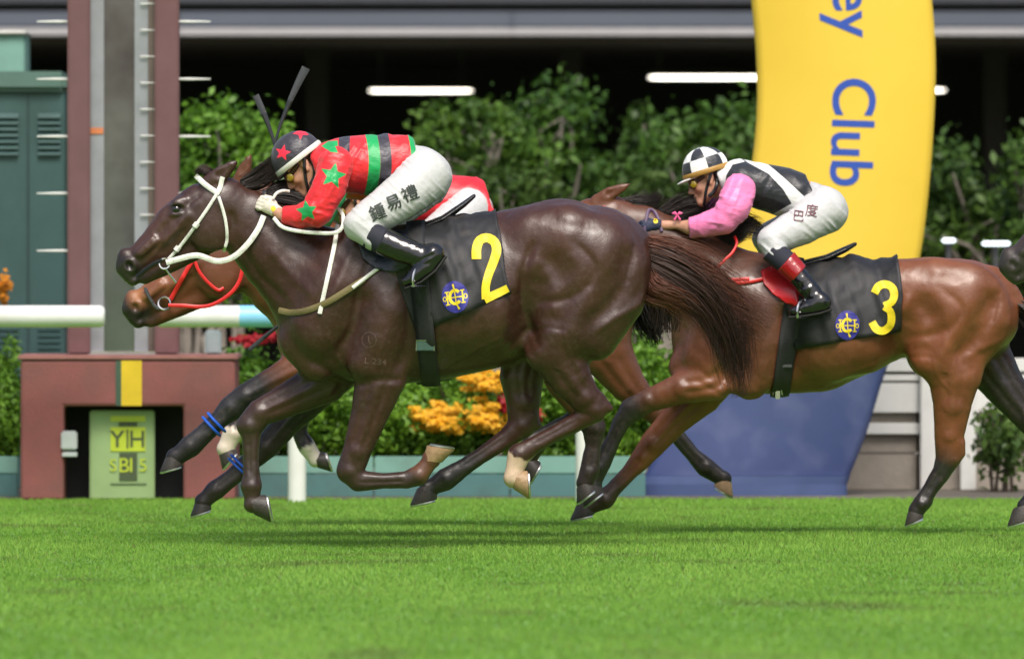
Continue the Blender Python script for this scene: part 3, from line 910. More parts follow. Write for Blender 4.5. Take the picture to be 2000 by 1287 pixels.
def ceiling_light(u0, u1, v, Y, label, h=2.3, em=6.0):
    c = P((u0 + u1) / 2, v, Y)
    t = thing('ceiling_light', c, label, 'light', 'light strips under the stand')
    s = sc(Y)
    m = MB(); m.box(X(u0 - 6, Y), X(u1 + 6, Y), Y, Y + .08, Z(v - h, Y), Z(v - h - 5, Y), .01); m.build('housing', mat('lamp_housing', (.12, .11, .10), .5), t)
    MB().tube([P(u0, v, Y + .03), P(u0 + 14, v, Y + .03), P((u0 + u1) / 2, v, Y + .03), P(u1 - 14, v, Y + .03), P(u1, v, Y + .03)], [h * s * .55, h * s, h * s, h * s, h * s * .55], 10).build('tube', mat('lamp_tube', (1.0, .93, .80), .5, var=0, emit=em), t)
    zc = Z(73, YS)
    m = MB()
    for u in (u0 + 20, u1 - 20):
        m.tube([(X(u, Y), Y + .05, Z(v - h - 4, Y)), (X(u, Y), Y + .05, zc)], .012, 6)
    m.build('hanger', M_DARK, t)
ceiling_light(722, 922, 178, 50.0, 'warm white light strip above the striped rider')
ceiling_light(1268, 1500, 152, 50.0, 'longest warm white light strip, running behind the banner\'s left edge', 2.8)
ceiling_light(1812, 1846, 177, 50.0, 'short light strip just right of the banner', 2.2, 4)
def garden_lamp(u, v, w_, Y, label):
    c = P(u, 485, Y); c.z = 0
    t = thing('garden_lamp', c, label, 'lamp', 'small lamps among the right-hand trees')
    m = MB(); m.box(X(u - w_, Y), X(u + w_, Y), Y - .05, Y, Z(v + 4, Y), Z(v - 4, Y), .01); m.build('lamp_panel', mat('lamp_cold', (.85, .95, 1.0), .5, var=0, emit=1.6), t)
    MB().tube([(X(u, Y), Y + .02, 0), (X(u, Y), Y + .02, Z(v, Y))], .02, 8).build('stand_pole', M_DARK, t)
garden_lamp(1945, 476, 28, 19.5, 'wider cold white lamp low among the trees near the right edge')
garden_lamp(1853, 470, 14, 19.5, 'small cold white lamp low beside the banner')
# ------------------------------------------------------------------ horses
def W3(x, y, v, Y0):
    p = P(x, y, Y0); p.y += v * sc(Y0); return p

def aff(pts, sx, sy, x0, y0):
    """a copy of the traced points of the leading horse, moved and scaled (556, 385 goes to x0, y0)"""
    m = (sx + sy) / 2
    return [((p[0] - 556) * sx + x0, (p[1] - 385) * sy + y0, p[2] * m, p[3] * m, p[4] * m) for p in pts]

TRUNK = [(652, 636, 0, 90, 62), (700, 598, 0, 146, 92), (760, 597, 0, 155, 108), (850, 588, 0, 154, 118), (930, 572, 0, 152, 118),
         (1010, 548, 0, 140, 110), (1095, 520, 0, 132, 108), (1160, 515, 0, 114, 100), (1196, 535, 0, 74, 84)]
MUSC = [  # one side: (points, k)
    ([(700, 500, -48, 60, 36), (665, 570, -62, 62, 38), (632, 640, -56, 58, 34)], 22),
    ([(760, 610, -74, 46, 30), (748, 660, -74, 52, 32), (720, 700, -66, 44, 30)], 20),
    ([(590, 668, -26, 44, 30), (620, 705, -30, 40, 28)], 18),
    ([(1040, 455, -50, 46, 48), (1110, 468, -62, 66, 50), (1165, 485, -58, 60, 46)], 26),
    ([(1165, 520, -66, 78, 46), (1110, 620, -74, 72, 42)], 22),
    ([(1228, 518, -40, 40, 40), (1214, 588, -48, 44, 38), (1163, 662, -52, 42, 34)], 14),
    ([(830, 520, -78, 60, 46), (900, 600, -86, 80, 44), (960, 610, -76, 60, 44)], 40),
]
GROOVE = [  # muscle edges, lightly carved on one side: (x, y, v, r, r)
    [(795, 540, -122, 9, 12), (806, 610, -124, 10, 13), (790, 690, -112, 10, 13)],
    [(702, 590, -106, 7, 10), (690, 650, -104, 8, 11), (664, 690, -94, 7, 10)],
    [(1042, 560, -118, 9, 12), (1030, 620, -112, 16, 20), (1020, 660, -104, 14, 20)],
    [(1226, 500, -104, 5, 6), (1200, 570, -122, 6, 7), (1165, 640, -122, 6, 7)],
    [(1075, 520, -130, 6, 8), (1100, 570, -132, 6, 8), (1085, 620, -126, 6, 8)],
]
NECK = [(440, 402, 0, 50, 34), (482, 436, 0, 66, 38), (552, 496, 0, 84, 48), (632, 562, 0, 110, 64)]
HEAD = [(258, 519, 0, 27, 20), (300, 487, 0, 36, 24), (347, 444, 0, 49, 33), (396, 410, 0, 53, 38), (428, 396, 0, 47, 36)]

class Head:
    """similarity that carries the leading horse's traced head onto another muzzle and poll"""
    def __init__(s, muzzle=(250, 522), poll=(430, 385)):
        a = complex(poll[0] - muzzle[0], poll[1] - muzzle[1]) / complex(180, -137)
        s.a = a; s.m = complex(*muzzle); s.k = abs(a); s.rot = math.degrees(math.atan2(a.imag, a.real))
    def xy(s, x, y):
        q = s.m + s.a * complex(x - 250, y - 522)
        return q.real, q.imag
    def pts(s, pts):
        return [(*s.xy(p[0], p[1]), p[2] * s.k, p[3] * s.k, p[4] * s.k) for p in pts]

RELIEF = [  # muscle edges, creases and veins on the trunk: (px line, height, width)
    ([(1228, 490), (1216, 555), (1182, 603), (1138, 634)], -6, 15), ([(1268, 535), (1248, 592), (1198, 622), (1158, 652)], 4, 8), ([(1240, 470), (1232, 520), (1222, 560)], -3, 6),
    ([(1112, 466), (1158, 512), (1152, 552), (1114, 582), (1040, 592)], -3.2, 8), ([(1105, 490), (1130, 520), (1120, 550), (1080, 568)], 2.5, 14), ([(1040, 648), (1070, 640), (1105, 644)], -1.8, 5),
    ([(1044, 470), (1024, 525), (1023, 580), (1034, 638), (1054, 684)], -6.5, 9), ([(1005, 560), (1012, 620), (1030, 660)], -5, 16), ([(1054, 480), (1042, 530), (1044, 580)], 2.5, 9), ([(985, 690), (1010, 665), (1042, 640)], -3, 8),
    ([(1060, 420), (1110, 440), (1170, 440)], -2.5, 12), ([(1045, 500), (1080, 560), (1080, 620)], 4, 14),
    ([(792, 545), (803, 610), (796, 680), (770, 735)], -6, 12), ([(700, 470), (668, 540), (640, 600)], 3, 10),
    ([(728, 500), (704, 570), (690, 640), (655, 690)], -5, 9), ([(665, 500), (640, 560), (615, 610)], -3, 9),
    ([(695, 752), (735, 742), (795, 742)], -4, 8), ([(600, 700), (640, 722), (690, 764)], -4, 8),
    ([(880, 625), (868, 680), (856, 730)], -1.3, 7), ([(912, 620), (902, 680), (893, 720)], -1.3, 7), ([(944, 615), (936, 670), (928, 706)], -1.3, 7),
    ([(850, 728), (900, 700), (950, 672), (990, 655)], 1.6, 3.2), ([(640, 650), (662, 700), (690, 742)], 1.6, 3), ([(760, 640), (745, 690), (738, 730)], 1.3, 3),
    ([(1100, 640), (1112, 690), (1140, 730)], 1.3, 3), ([(1020, 640), (1040, 690), (1055, 700)], -2, 7), ([(830, 690), (880, 688), (960, 655)], -2, 10)]
HRELIEF = [([(296, 506), (318, 478), (345, 452), (368, 440)], 1.5, 3.0), ([(330, 430), (312, 455), (288, 484)], -2.4, 6), ([(365, 442), (345, 470), (310, 500)], -2.6, 8),
           ([(272, 500), (290, 488), (305, 470)], 1.8, 5), ([(358, 425), (350, 440), (336, 462)], 1.3, 2.8), ([(392, 380), (372, 396), (366, 404)], -2.2, 5), ([(452, 410), (455, 445), (440, 482)], -3.5, 7),
           ([(328, 404), (338, 400), (352, 398), (362, 404)], 2.2, 3), ([(334, 416), (346, 420), (360, 414)], 1.6, 2.6), ([(245, 512), (252, 507), (262, 510), (266, 522)], 2, 3.4), ([(275, 543), (300, 524), (320, 511)], -1.6, 2.6)]
NRELIEF = [([(465, 470), (500, 530), (560, 590)], -4, 9), ([(500, 425), (570, 480), (640, 530)], -3, 13), ([(520, 480), (575, 540), (620, 580)], 3, 11)]

def relief(V, Q, items):
    """items: (px line, height, width, v or None)"""
    N = -normals(V, Q)      # pixel space is mirrored
    disp = np.zeros(len(V))
    for (pts, h, sg, v0, vr) in items:
        p = spline([(x, y, 0) for x, y in pts], 14)[:, :2]
        lo, hi = p.min(0) - 3 * sg, p.max(0) + 3 * sg
        m = (V[:, 0] > lo[0]) & (V[:, 0] < hi[0]) & (V[:, 2] > lo[1]) & (V[:, 2] < hi[1]) & ((N[:, 1] * V[:, 1] > 0) | (v0 is not None))
        if v0 is not None: m &= np.abs(V[:, 1] - v0) < vr
        i = np.nonzero(m)[0]
        if not len(i): continue
        d2 = np.full(len(i), 1e9); tt = np.zeros(len(i))
        for k in range(len(p) - 1):
            e = p[k + 1] - p[k]
            t = np.clip(((V[i, 0] - p[k, 0]) * e[0] + (V[i, 2] - p[k, 1]) * e[1]) / (e @ e + 1e-9), 0, 1)
            q = (V[i, 0] - p[k, 0] - t * e[0]) ** 2 + (V[i, 2] - p[k, 1] - t * e[1]) ** 2
            b = q < d2; d2 = np.where(b, q, d2); tt = np.where(b, (k + t) / (len(p) - 1), tt)
        fade = np.clip(np.minimum(tt, 1 - tt) * 6 + .15, 0, 1)
        disp[i] += h * np.exp(-d2 / (sg * sg)) * fade * np.clip(np.abs(N[i, 1]) * 1.6, 0, 1)
    return V + N * disp[:, None]

def leg_relief(l):
    p = np.array(l['p'], float)
    out = []
    if len(p) < 6: return out
    v0 = p[-1, 2]
    k = 3 + int(np.argmin(p[3:-2, 3])) if len(p) > 6 else 3
    def off(a, b, f):
        q = []
        for i in range(a, min(b + 1, len(p))):
            t = p[min(i + 1, len(p) - 1), :2] - p[max(i - 1, 0), :2]; t /= np.hypot(*t) + 1e-9
            q.append(tuple(p[i, :2] + np.array([-t[1], t[0]]) * p[i, 3] * f))
        return q
    a = max(k - 1, 3)
    out.append((off(a, min(k + 1, len(p) - 2), .15), -2.0, 3.6, v0, 34))
    out.append((off(a, min(k + 1, len(p) - 2), -.55), 1.0, 3.2, v0, 34))
    for f in (-.3, .35):
        out.append((off(1, 3, f), -2.1, 6.5, v0, 48))
    out.append((off(1, 3, .02), 1.2, 7, v0, 48))
    return out

def build_horse(d):
    Y0, h = d['Y'], d['h']
    hd = Head(*d['head']) if d.get('head') else Head()
    tr = d['tr']
    T = (lambda pts: aff(pts, *tr)) if tr else (lambda pts: list(pts))
    trunk = d.get('trunk') or T(TRUNK)
    neck = d.get('neck')
    headp = hd.pts(HEAD)
    allp = trunk + neck + headp + [p for l in d['legs'].values() for p in l['p']]
    us = [p[0] for p in allp]; ys = [p[1] for p in allp]
    R = 150
    fl = Field(min(min(p[0] - p[3] for p in allp), 9e9) - 30, max(p[0] + p[3] for p in allp) + 20, -190, 190,
               min(p[1] - p[3] for p in allp) - 60, max(p[1] + p[3] for p in allp) + 15, h)
    fl.chain(trunk, 20)
    for pts, k in MUSC:
        for sg in (1, -1):
            fl.chain([(p[0], p[1], p[2] * sg, p[3], p[4]) for p in T(pts)], k)
    fl.chain(neck, 44)
    # crest and throat
    for l in d['legs'].values():
        fl.chain(l['p'], l.get('k', 20))
    for l in d['legs'].values():
        p = l['p']
        if 'hoof' not in l or len(p) < 7: continue
        hx_, hy_ = l['hoof'][4], l['hoof'][5]; hn = math.hypot(hx_, hy_)
        for i in range(len(p) - 2, 4, -1):
            if p[i][3] > p[i - 1][3] and p[i][3] >= p[i + 1][3]:
                x, y, v, r_, _ = p[i]
                fl.ell(x - hx_ / hn * 9, y - hy_ / hn * 9, v, 13, 10, 13, 0, 6)              # back of the fetlock
                for sg in (-1, 1): fl.ell(x + 1, y, v + sg * 12, 10, 6, 10, 0, 5)
                break
        x, y, v, r_, rl = p[3]
        for sg in (-1, 1): fl.ell(x, y, v + sg * rl * .72, r_ * .5, rl * .42, r_ * .55, 0, 6)   # bony sides of the joint
        x, y, v, r_, rl = p[4]
        for sg in (-1, 1): fl.ell(x, y, v + sg * rl * .72, r_ * .45, rl * .38, r_ * .45, 0, 6)
    for g in GROOVE:
        for sg in (1, -1):
            fl.chain([(p[0], p[1], p[2] * sg, p[3], p[4]) for p in T(g)], 46, carve=True)
    # dock of the tail
    if d.get('dock'): fl.chain(d['dock'], 14)
    # head
    k = hd.k
    H = lambda pts, kk=8, carve=False: fl.chain(hd.pts(pts), kk * k, carve)
    def He(x, y, v, ru, rv, rw, ang=0, kk=8, carve=False):
        X, Yy = hd.xy(x, y)
        fl.ell(X, Yy, v * k, ru * k, rv * k, rw * k, ang + hd.rot, kk * k, carve)
    H(HEAD, 24)
    H([(283, 543, 0, 13, 13), (335, 517, 0, 15, 15), (392, 478, 0, 26, 22), (418, 452, 0, 40, 28)], 12)
    He(264, 548, 0, 15, 16, 9, -35, 5)                            # lower lip
    H([(246, 500, 0, 16, 17), (243, 524, 0, 17, 19), (250, 541, 0, 11, 17)], 8)   # upper lip
    for sg in (1, -1):
        He(416, 446, 27 * sg, 46, 14, 44, -30, 12)                # cheek
        H([(368, 422, 31 * sg, 7, 7), (325, 468, 25 * sg, 7, 6)], 10)             # facial crest
        H([(358, 394, 24 * sg, 11, 9), (345, 396, 26 * sg, 8, 8)], 8)               # brow
        He(346, 409, 38 * sg, 12, 8, 8, -35, 5, True)                          # eye socket
        H([(337, 420, 27 * sg, 6, 6), (352, 417, 30 * sg, 5, 5)], 6)              # lower lid
        He(255, 517, 18 * sg, 14, 9, 16, -40, 8)                                # nostril wing
        He(253, 519, 27 * sg, 7, 10, 11, -30, 5, True)                          # nostril
        H([(262, 540, 21 * sg, 3, 5), (285, 530, 24 * sg, 3, 4), (306, 517, 27 * sg, 2.5, 3)], 5, True)   # mouth
        H([(300, 470, 26 * sg, 9, 8), (272, 495, 21 * sg, 8, 8)], 10)
        er = d.get('ear', [(408, 362, 20, 20, 11), (432, 341, 26, 16, 10), (452, 324, 29, 9, 6), (462, 316, 29, 3, 3)])
        H([(p[0], p[1], p[2] * sg, p[3], p[4]) for p in er], 8)
        H([(p[0] - 4, p[1] + 1, (p[2] + 11) * sg, p[3] * .55, p[4] * .7) for p in er[1:3]], 5, True)
    base = P((trunk[0][0] + trunk[-1][0]) / 2, HZ, Y0); base.z = 0
    root = thing('horse', base, d['label'], 'horse', d.get('group'))
    amp = .5
    def fold(V):
        return amp * vnoise(V / 34.0, 3) + .40 * vnoise(V / 15.0, 5) + .28 * vnoise(np.c_[V[:, 0] / 7.0, V[:, 1] / 9.0, V[:, 2] / 10.0], 6)
    V, Q = fl.mesh(1)
    it = [([tuple(q[:2]) for q in T([(x, y, 0, 0, 0) for x, y in a])], b * (.68 if tr else .85), c, None, 0) for a, b, c in RELIEF]
    it += [([hd.xy(x, y) for x, y in a], b * k * 1.0, c * k, None, 0) for a, b, c in HRELIEF]
    if not tr: it += [(a, b * .9, c, None, 0) for a, b, c in NRELIEF]
    for l in d['legs'].values(): it += leg_relief(l)
    V = relief(V, Q, it)
    V = V - normals(V, Q) * fold(V)[:, None]
    body = link('body', mesh_np(toworld(V, Y0), Q, 'body'), d['mat'], root)
    # coat colour: the animal's markings, and orange light painted on one pastern
    n = vnoise(V / 60.0, 11)[:, None]; n2 = vnoise(V / 22.0, 12)[:, None]
    col = np.array(d['col'])[None, :] * (1 + .16 * n + .08 * n2)
    dark = np.array(d.get('dark', (.012, .009, .008)))
    def blend(c, msk):
        return col * (1 - msk[:, None]) + np.array(c)[None, :] * msk[:, None]
    for l in d['legs'].values():
        p = np.array(l['p'])
        v0 = p[-1, 2]
        side = (np.sign(V[:, 1]) == np.sign(v0))
        for (i0, c, soft) in l.get('mark', []):
            a = p[i0:, [0, 1]]
            dist = np.full(len(V), 1e9)
            for i in range(len(a) - 1):
                e = a[i + 1] - a[i]; t = np.clip(((V[:, 0] - a[i, 0]) * e[0] + (V[:, 2] - a[i, 1]) * e[1]) / (e @ e), 0, 1)
                dist = np.minimum(dist, np.hypot(V[:, 0] - a[i, 0] - t * e[0], V[:, 2] - a[i, 1] - t * e[1]))
            rr = p[i0:, 3].max() + 8
            near = np.abs(V[:, 1] - v0) < 60
            m = np.clip((rr + soft - dist) / max(soft, .1), 0, 1) * near
            e = p[min(i0 + 1, len(p) - 1), :2] - p[i0, :2]
            al = ((V[:, 0] - p[i0, 0]) * e[0] + (V[:, 2] - p[i0, 1]) * e[1]) / (np.hypot(*e) + 1e-6)
            m *= np.clip((al + soft / 2 + (16 * n2[:, 0] + 9 * vnoise(V / 5.0, 77)) * (soft < 12)) / soft, 0, 1)
            col = blend(c, m)
    hx = hd.xy
    for (x, y, r0, r1, c) in d.get('patch', [(250, 525, 22, 48, (.018, .013, .011)), (345, 411, 8, 20, (.008, .006, .005))]):
        X, Yy = hx(x, y)
        dd = np.hypot(V[:, 0] - X, V[:, 2] - Yy)
        col = blend(c, np.clip((r1 * k - dd) / ((r1 - r0) * k), 0, 1))
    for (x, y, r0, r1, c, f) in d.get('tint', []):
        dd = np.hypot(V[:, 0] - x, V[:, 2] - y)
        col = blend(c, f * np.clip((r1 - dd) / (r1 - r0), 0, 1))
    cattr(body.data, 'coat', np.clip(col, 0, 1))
    bv = bvh_of(body)
    # eyes
    for sg in (1, -1):
        X, Yy = hx(346, 409)
        b = bmesh.new(); bmesh.ops.create_uvsphere(b, u_segments=16, v_segments=10, radius=8.6 * k * sc(Y0))
        me = bpy.data.meshes.new('eye'); b.to_mesh(me); b.free()
        me.transform(Matrix.Translation(W3(X, Yy, 27.5 * sg * k, Y0)))
        link('eye', me, mat('horse_eye', (.006, .004, .003), .06, var=0, coat=1), root)
    for nm, l in d['legs'].items():
        if 'hoof' in l: make_hoof(root, Y0, *l['hoof'], v=l['p'][-1][2], col=l.get('hcol', 0), size=l.get('size', 1))
    return root, body, bv, hd, V

def make_hoof(root, Y0, cx, cy, sx, sy, tx, ty, v=0, col=0, size=1):
    n = 20
    t = np.array([tx, ty]) / math.hypot(tx, ty)
    c = np.array([cx, cy], float)
    nn = np.array([-t[1], t[0]])
    if nn @ (np.array([sx, sy]) - c) < 0: nn = -nn
    c = c - nn * 3 * size
    s_ = c + nn * 30 * size + t * 10 * size
    V = []; Fc = []
    prof = [(0, 20, 19, 0), (.08, 21.5, 20, 1), (.5, 25, 22.5, 2), (.92, 29.5, 25.5, 3), (1.0, 29, 25, 3), (.97, 22, 19, 3), (.8, 10, 9, 0), (.8, .5, .5, 0)]
    for (f, ra, rl, sh) in prof:
        o = c + (s_ - c) * f + t * sh
        for i in range(n):
            a = 2 * math.pi * i / n
            ca = math.cos(a); ra2 = ra * (1 if ca > 0 else .84) * size
            q = o + t * ra2 * ca
            V.append(W3(q[0], q[1], v + rl * .85 * size * math.sin(a), Y0))
    for j in range(len(prof) - 1):
        for i in range(n):
            a, b = j * n + i, j * n + (i + 1) % n
            Fc.append((a, b, b + n, a + n))
    m = MB(); m.add(V, Fc)
    hm = [mat('hoof_dark', (.035, .028, .024), .5, var=.3, vscale=40, bump=.3, bscale=120), mat('hoof_pale', (.30, .19, .10), .5, var=.25, vscale=40, bump=.3, bscale=120)][col]
    o = m.build('hoof', hm, root)
    # shoe
    dn = nn
    pts = []
    for i in range(19):
        a = math.radians(-145 + 290 * i / 18)
        ca = math.cos(a)
        q = s_ + t * (3 + 25 * size * ca * (1 if ca > 0 else .84)) + dn * 2.0
        pts.append(W3(q[0], q[1], v + 21 * .85 * size * math.sin(a), Y0))
    side = Vector((dn[0], 0, -dn[1]))
    MB().tube(pts, 5.0 * sc(Y0), 6, flat=2.6 * sc(Y0), side=side).build('horseshoe', mat('shoe_alloy', (.55, .55, .56), .32, 1.0, var=.2, vscale=60), o)

def strap(px, wd, th, bv, Y0, off=3.0, dflt=None, n=40, ends=None):
    """flat band along pixels (x, y[, v]) lying on the surface; v given: hangs free at that depth"""
    q = [(p[0], p[1], (p[2] if len(p) > 2 and p[2] is not None else 1e4)) for p in px]
    g = spline([(a, b, 0) for a, b, _ in q], n)
    free = all(c < 9e3 for _, _, c in q)
    if free: vs = spline(q, n)[:, 2]
    s = sc(Y0)
    ys = []
    last = dflt
    for i in range(n):
        if free: ys.append(Y0 + vs[i] * s); continue
        y = hit(bv, g[i, 0], g[i, 1], Y0, None)
        if y is None: y = last if last is not None else Y0
        last = y
        ys.append(y - off * s)
    ys = np.array(ys)
    if not free:
        for _ in range(2): ys[1:-1] = np.minimum(ys[1:-1], (ys[:-2] + ys[2:]) / 2)
    pts = [Vector((P(a, b, Y0).x, y, P(a, b, Y0).z)) for (a, b, _), y in zip(g, ys)]
    return MB().tube(pts, wd / 2 * s, 8, flat=th / 2 * s, side=(0, -1, 0))

def ring(x, y, v, r, rt, Y0, tilt=0.2, n=20):
    s = sc(Y0)
    c = W3(x, y, v, Y0)
    pts = [c + Vector((math.cos(a) * r * s, math.sin(a) * r * s * tilt, math.sin(a) * r * s)) for a in np.linspace(0, 2 * math.pi, n + 1)]
    return MB().tube(pts, rt * s, 6, cap=False)

def hair_obj(name, root, Y0, mt, cols, *args, **kw):
    V, Q, T = hair(*args, **kw)
    me = mesh_np(toworld(V, Y0), Q, name)
    o = link(name, me, mt, root)
    a, b, c = [np.array(x) for x in cols]
    r = rng(9).uniform(0, 1, len(V) // 3).repeat(3)
    seg = T[:, :1]
    f = np.clip(seg * 1.3 - .1, 0, 1)
    col = a * (1 - f) + b * f
    lite = (np.sin(T[:, 1] * 57) * .5 + .5)[:, None]
    col = col * (1 - .45 * lite) + c * .45 * lite
    cattr(me, 'coat', np.clip(col, 0, 1))
    tag(o, kind='stuff')
    return o

M_COAT = mat('coat_dark', (0, 0, 0), .42, var=.14, vscale=9, attr='coat', bump=.16, bscale=120, spec=.45, coat=.22, sheen=.0, croughness=.22, wet=4.0, dirt=((.10, .075, .055), 46, .18))
M_BAY = mat('coat_bay', (0, 0, 0), .45, var=.14, vscale=8, attr='coat', bump=.16, bscale=120, spec=.42, coat=.20, sheen=.0, croughness=.24, wet=4.0, dirt=((.16, .11, .08), 46, .15))
M_HAIR = mat('horse_hair', (0, 0, 0), .45, var=.1, attr='coat', spec=.4)
BLK = (.011, .009, .0085)
M_WHITE_STRAP = mat('white_strap', (.68, .68, .62), .45, var=.1, vscale=50, bump=.3, bscale=150, dirt=((.3, .27, .2), 30, .5))
M_RED_STRAP = mat('red_strap', (.62, .02, .02), .4, var=.1, vscale=40)
M_BLACK_LEATHER = mat('black_leather', (.010, .010, .012), .35, var=.2, vscale=30, bump=.25, bscale=120)
M_CLOTH_BLACK = mat('black_saddle_cloth', (.009, .009, .011), .58, var=.2, vscale=12, bump=.25, bscale=200, dirt=((.06, .05, .04), 9, .35))
M_YELLOW_PRINT = mat('yellow_print', (.72, .55, .015), .55, var=.08, vscale=30)
M_BLUE_PRINT = mat('blue_print', (.025, .022, .22), .55, var=.1, vscale=30)

G = 'horses racing past the winning post'
H2 = dict(Y=0.0, h=3.0, tr=None, neck=NECK, mat=M_COAT, col=(.036, .0125, .0072), group=G,
    label='dark brown horse in white bridle with black number 2 saddle cloth', dock=[(1225, 455, 0, 26, 22), (1262, 478, 0, 18, 16), (1290, 496, 0, 11, 10)],
    legs=dict(
        nh=dict(p=[(1130, 600, -62, 92, 46), (1082, 676, -62, 60, 42), (1112, 735, -57, 43, 31), (1140, 775, -52, 32, 23), (1160, 800, -48, 26, 19), (1128, 822, -46, 19, 15), (1080, 848, -45, 15, 13), (1040, 870, -44, 17, 14), (1014, 888, -44, 23, 18), (1006, 915, -44, 18, 16), (1003, 932, -44, 20, 18)],
                k=16, mark=[(8, (.50, .36, .25), 8)], hoof=(1004, 932, 1016, 962, .05, 1), hcol=1),
        hk=dict(p=[(1168, 780, -48, 16, 12), (1190, 797, -47, 8, 8)], k=10),
        oh=dict(p=[(1110, 600, 58, 90, 46), (1035, 676, 58, 58, 40), (1020, 735, 54, 44, 32), (1022, 785, 52, 34, 24), (1020, 830, 50, 27, 19), (990, 856, 48, 19, 15), (940, 890, 46, 16, 13), (900, 917, 46, 18, 14), (870, 937, 45, 22, 17), (846, 950, 45, 17, 15), (838, 956, 45, 20, 17)],
                k=16, mark=[(6, BLK, 60)], hoof=(836, 952, 818, 984, -.97, .22)),
        ohk=dict(p=[(1038, 818, 50, 15, 12), (1050, 832, 50, 8, 8)], k=10),
        nf=dict(p=[(738, 655, -58, 62, 34), (745, 735, -54, 50, 32), (722, 810, -48, 37, 26), (698, 880, -44, 28, 22), (684, 918, -42, 27, 21), (700, 938, -42, 21, 17), (750, 938, -42, 15, 13), (795, 936, -42, 17, 14), (818, 928, -42, 20, 17), (836, 906, -42, 16, 14), (842, 897, -42, 19, 16)],
                k=16, mark=[(4, (.028, .014, .010), 80), (8, (.10, .04, .02), 20)], hoof=(842, 897, 852, 876, 1, .16), hcol=1),  # second mark paints the orange light on the pastern into the coat
        of=dict(p=[(672, 690, 48, 60, 36), (635, 745, 46, 44, 32), (560, 782, 44, 33, 24), (508, 806, 42, 27, 20), (487, 832, 42, 26, 20), (489, 858, 42, 18, 15), (489, 900, 42, 15, 13), (490, 930, 42, 17, 14), (490, 950, 42, 21, 17), (491, 972, 42, 16, 14), (493, 984, 42, 19, 16)],
                k=16, mark=[(3, (.030, .015, .010), 60)], hoof=(494, 984, 510, 1008, .2, 1)),
    ),
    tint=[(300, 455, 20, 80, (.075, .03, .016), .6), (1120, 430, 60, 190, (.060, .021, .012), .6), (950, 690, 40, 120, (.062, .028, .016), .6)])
r2, b2, bv2, hd2, V2 = build_horse(H2)

HA = dict(Y=1.6, h=4.5, tr=(.97, .97, 553, 396), mat=M_BAY, col=(.12, .038, .016), group=G,
    label='bay horse in red bridle half hidden behind the dark brown leader', head=((262, 604), (452, 478)),
    neck=[(462, 500, 0, 50, 34), (500, 515, 0, 62, 38), (560, 545, 0, 82, 48), (640, 590, 0, 106, 62)],
    legs=dict(
        nf=dict(p=[(670, 690, -48, 58, 36), (620, 705, -46, 42, 30), (540, 742, -44, 29, 24), (482, 774, -42, 26, 21), (452, 797, -42, 25, 19), (430, 818, -42, 19, 16), (398, 848, -42, 19, 15), (372, 872, -42, 22, 17), (352, 888, -42, 18, 15), (344, 892, -42, 19, 16)],
                mark=[(2, (.016, .014, .015), 60)], hoof=(343, 889, 331, 909, -.96, .26), size=.85),
        of=dict(p=[(660, 700, 48, 58, 36), (620, 760, 46, 40, 30), (560, 825, 44, 28, 23), (520, 872, 42, 25, 20), (490, 900, 42, 20, 16), (450, 935, 42, 17, 14), (420, 958, 42, 20, 16), (402, 974, 42, 16, 14), (396, 980, 42, 18, 16)],
                mark=[(1, (.02, .014, .012), 60)], hoof=(397, 978, 388, 996, -.95, .3), size=.8),
        nh=dict(p=[(1125, 600, -58, 88, 44), (1085, 680, -58, 58, 40), (1105, 740, -54, 42, 30), (1140, 800, -48, 28, 20), (1160, 835, -46, 24, 18), (1158, 870, -44, 16, 13), (1150, 920, -44, 19, 15), (1142, 942, -44, 17, 15)],
                mark=[(3, (.02, .012, .010), 50)], hoof=(1142, 942, 1140, 965, -.8, .6), size=.85),
        oh=dict(p=[(1125, 600, 58, 88, 44), (1095, 680, 58, 58, 40), (1110, 740, 54, 42, 30), (1150, 800, 48, 28, 20), (1120, 830, 46, 18, 14), (1060, 862, 44, 15, 13), (1040, 880, 44, 19, 15), (1032, 900, 44, 17, 15)],
                mark=[(3, (.02, .012, .010), 50)], hoof=(1032, 902, 1036, 926, -.5, .9), size=.85)),
    patch=[(250, 528, 26, 60, (.016, .011, .010)), (345, 411, 8, 20, (.008, .006, .005)), (258, 494, 6, 34, (.30, .12, .045)), (300, 462, 10, 40, (.20, .07, .028))])
rA, bA, bvA, hdA, VA = build_horse(HA)

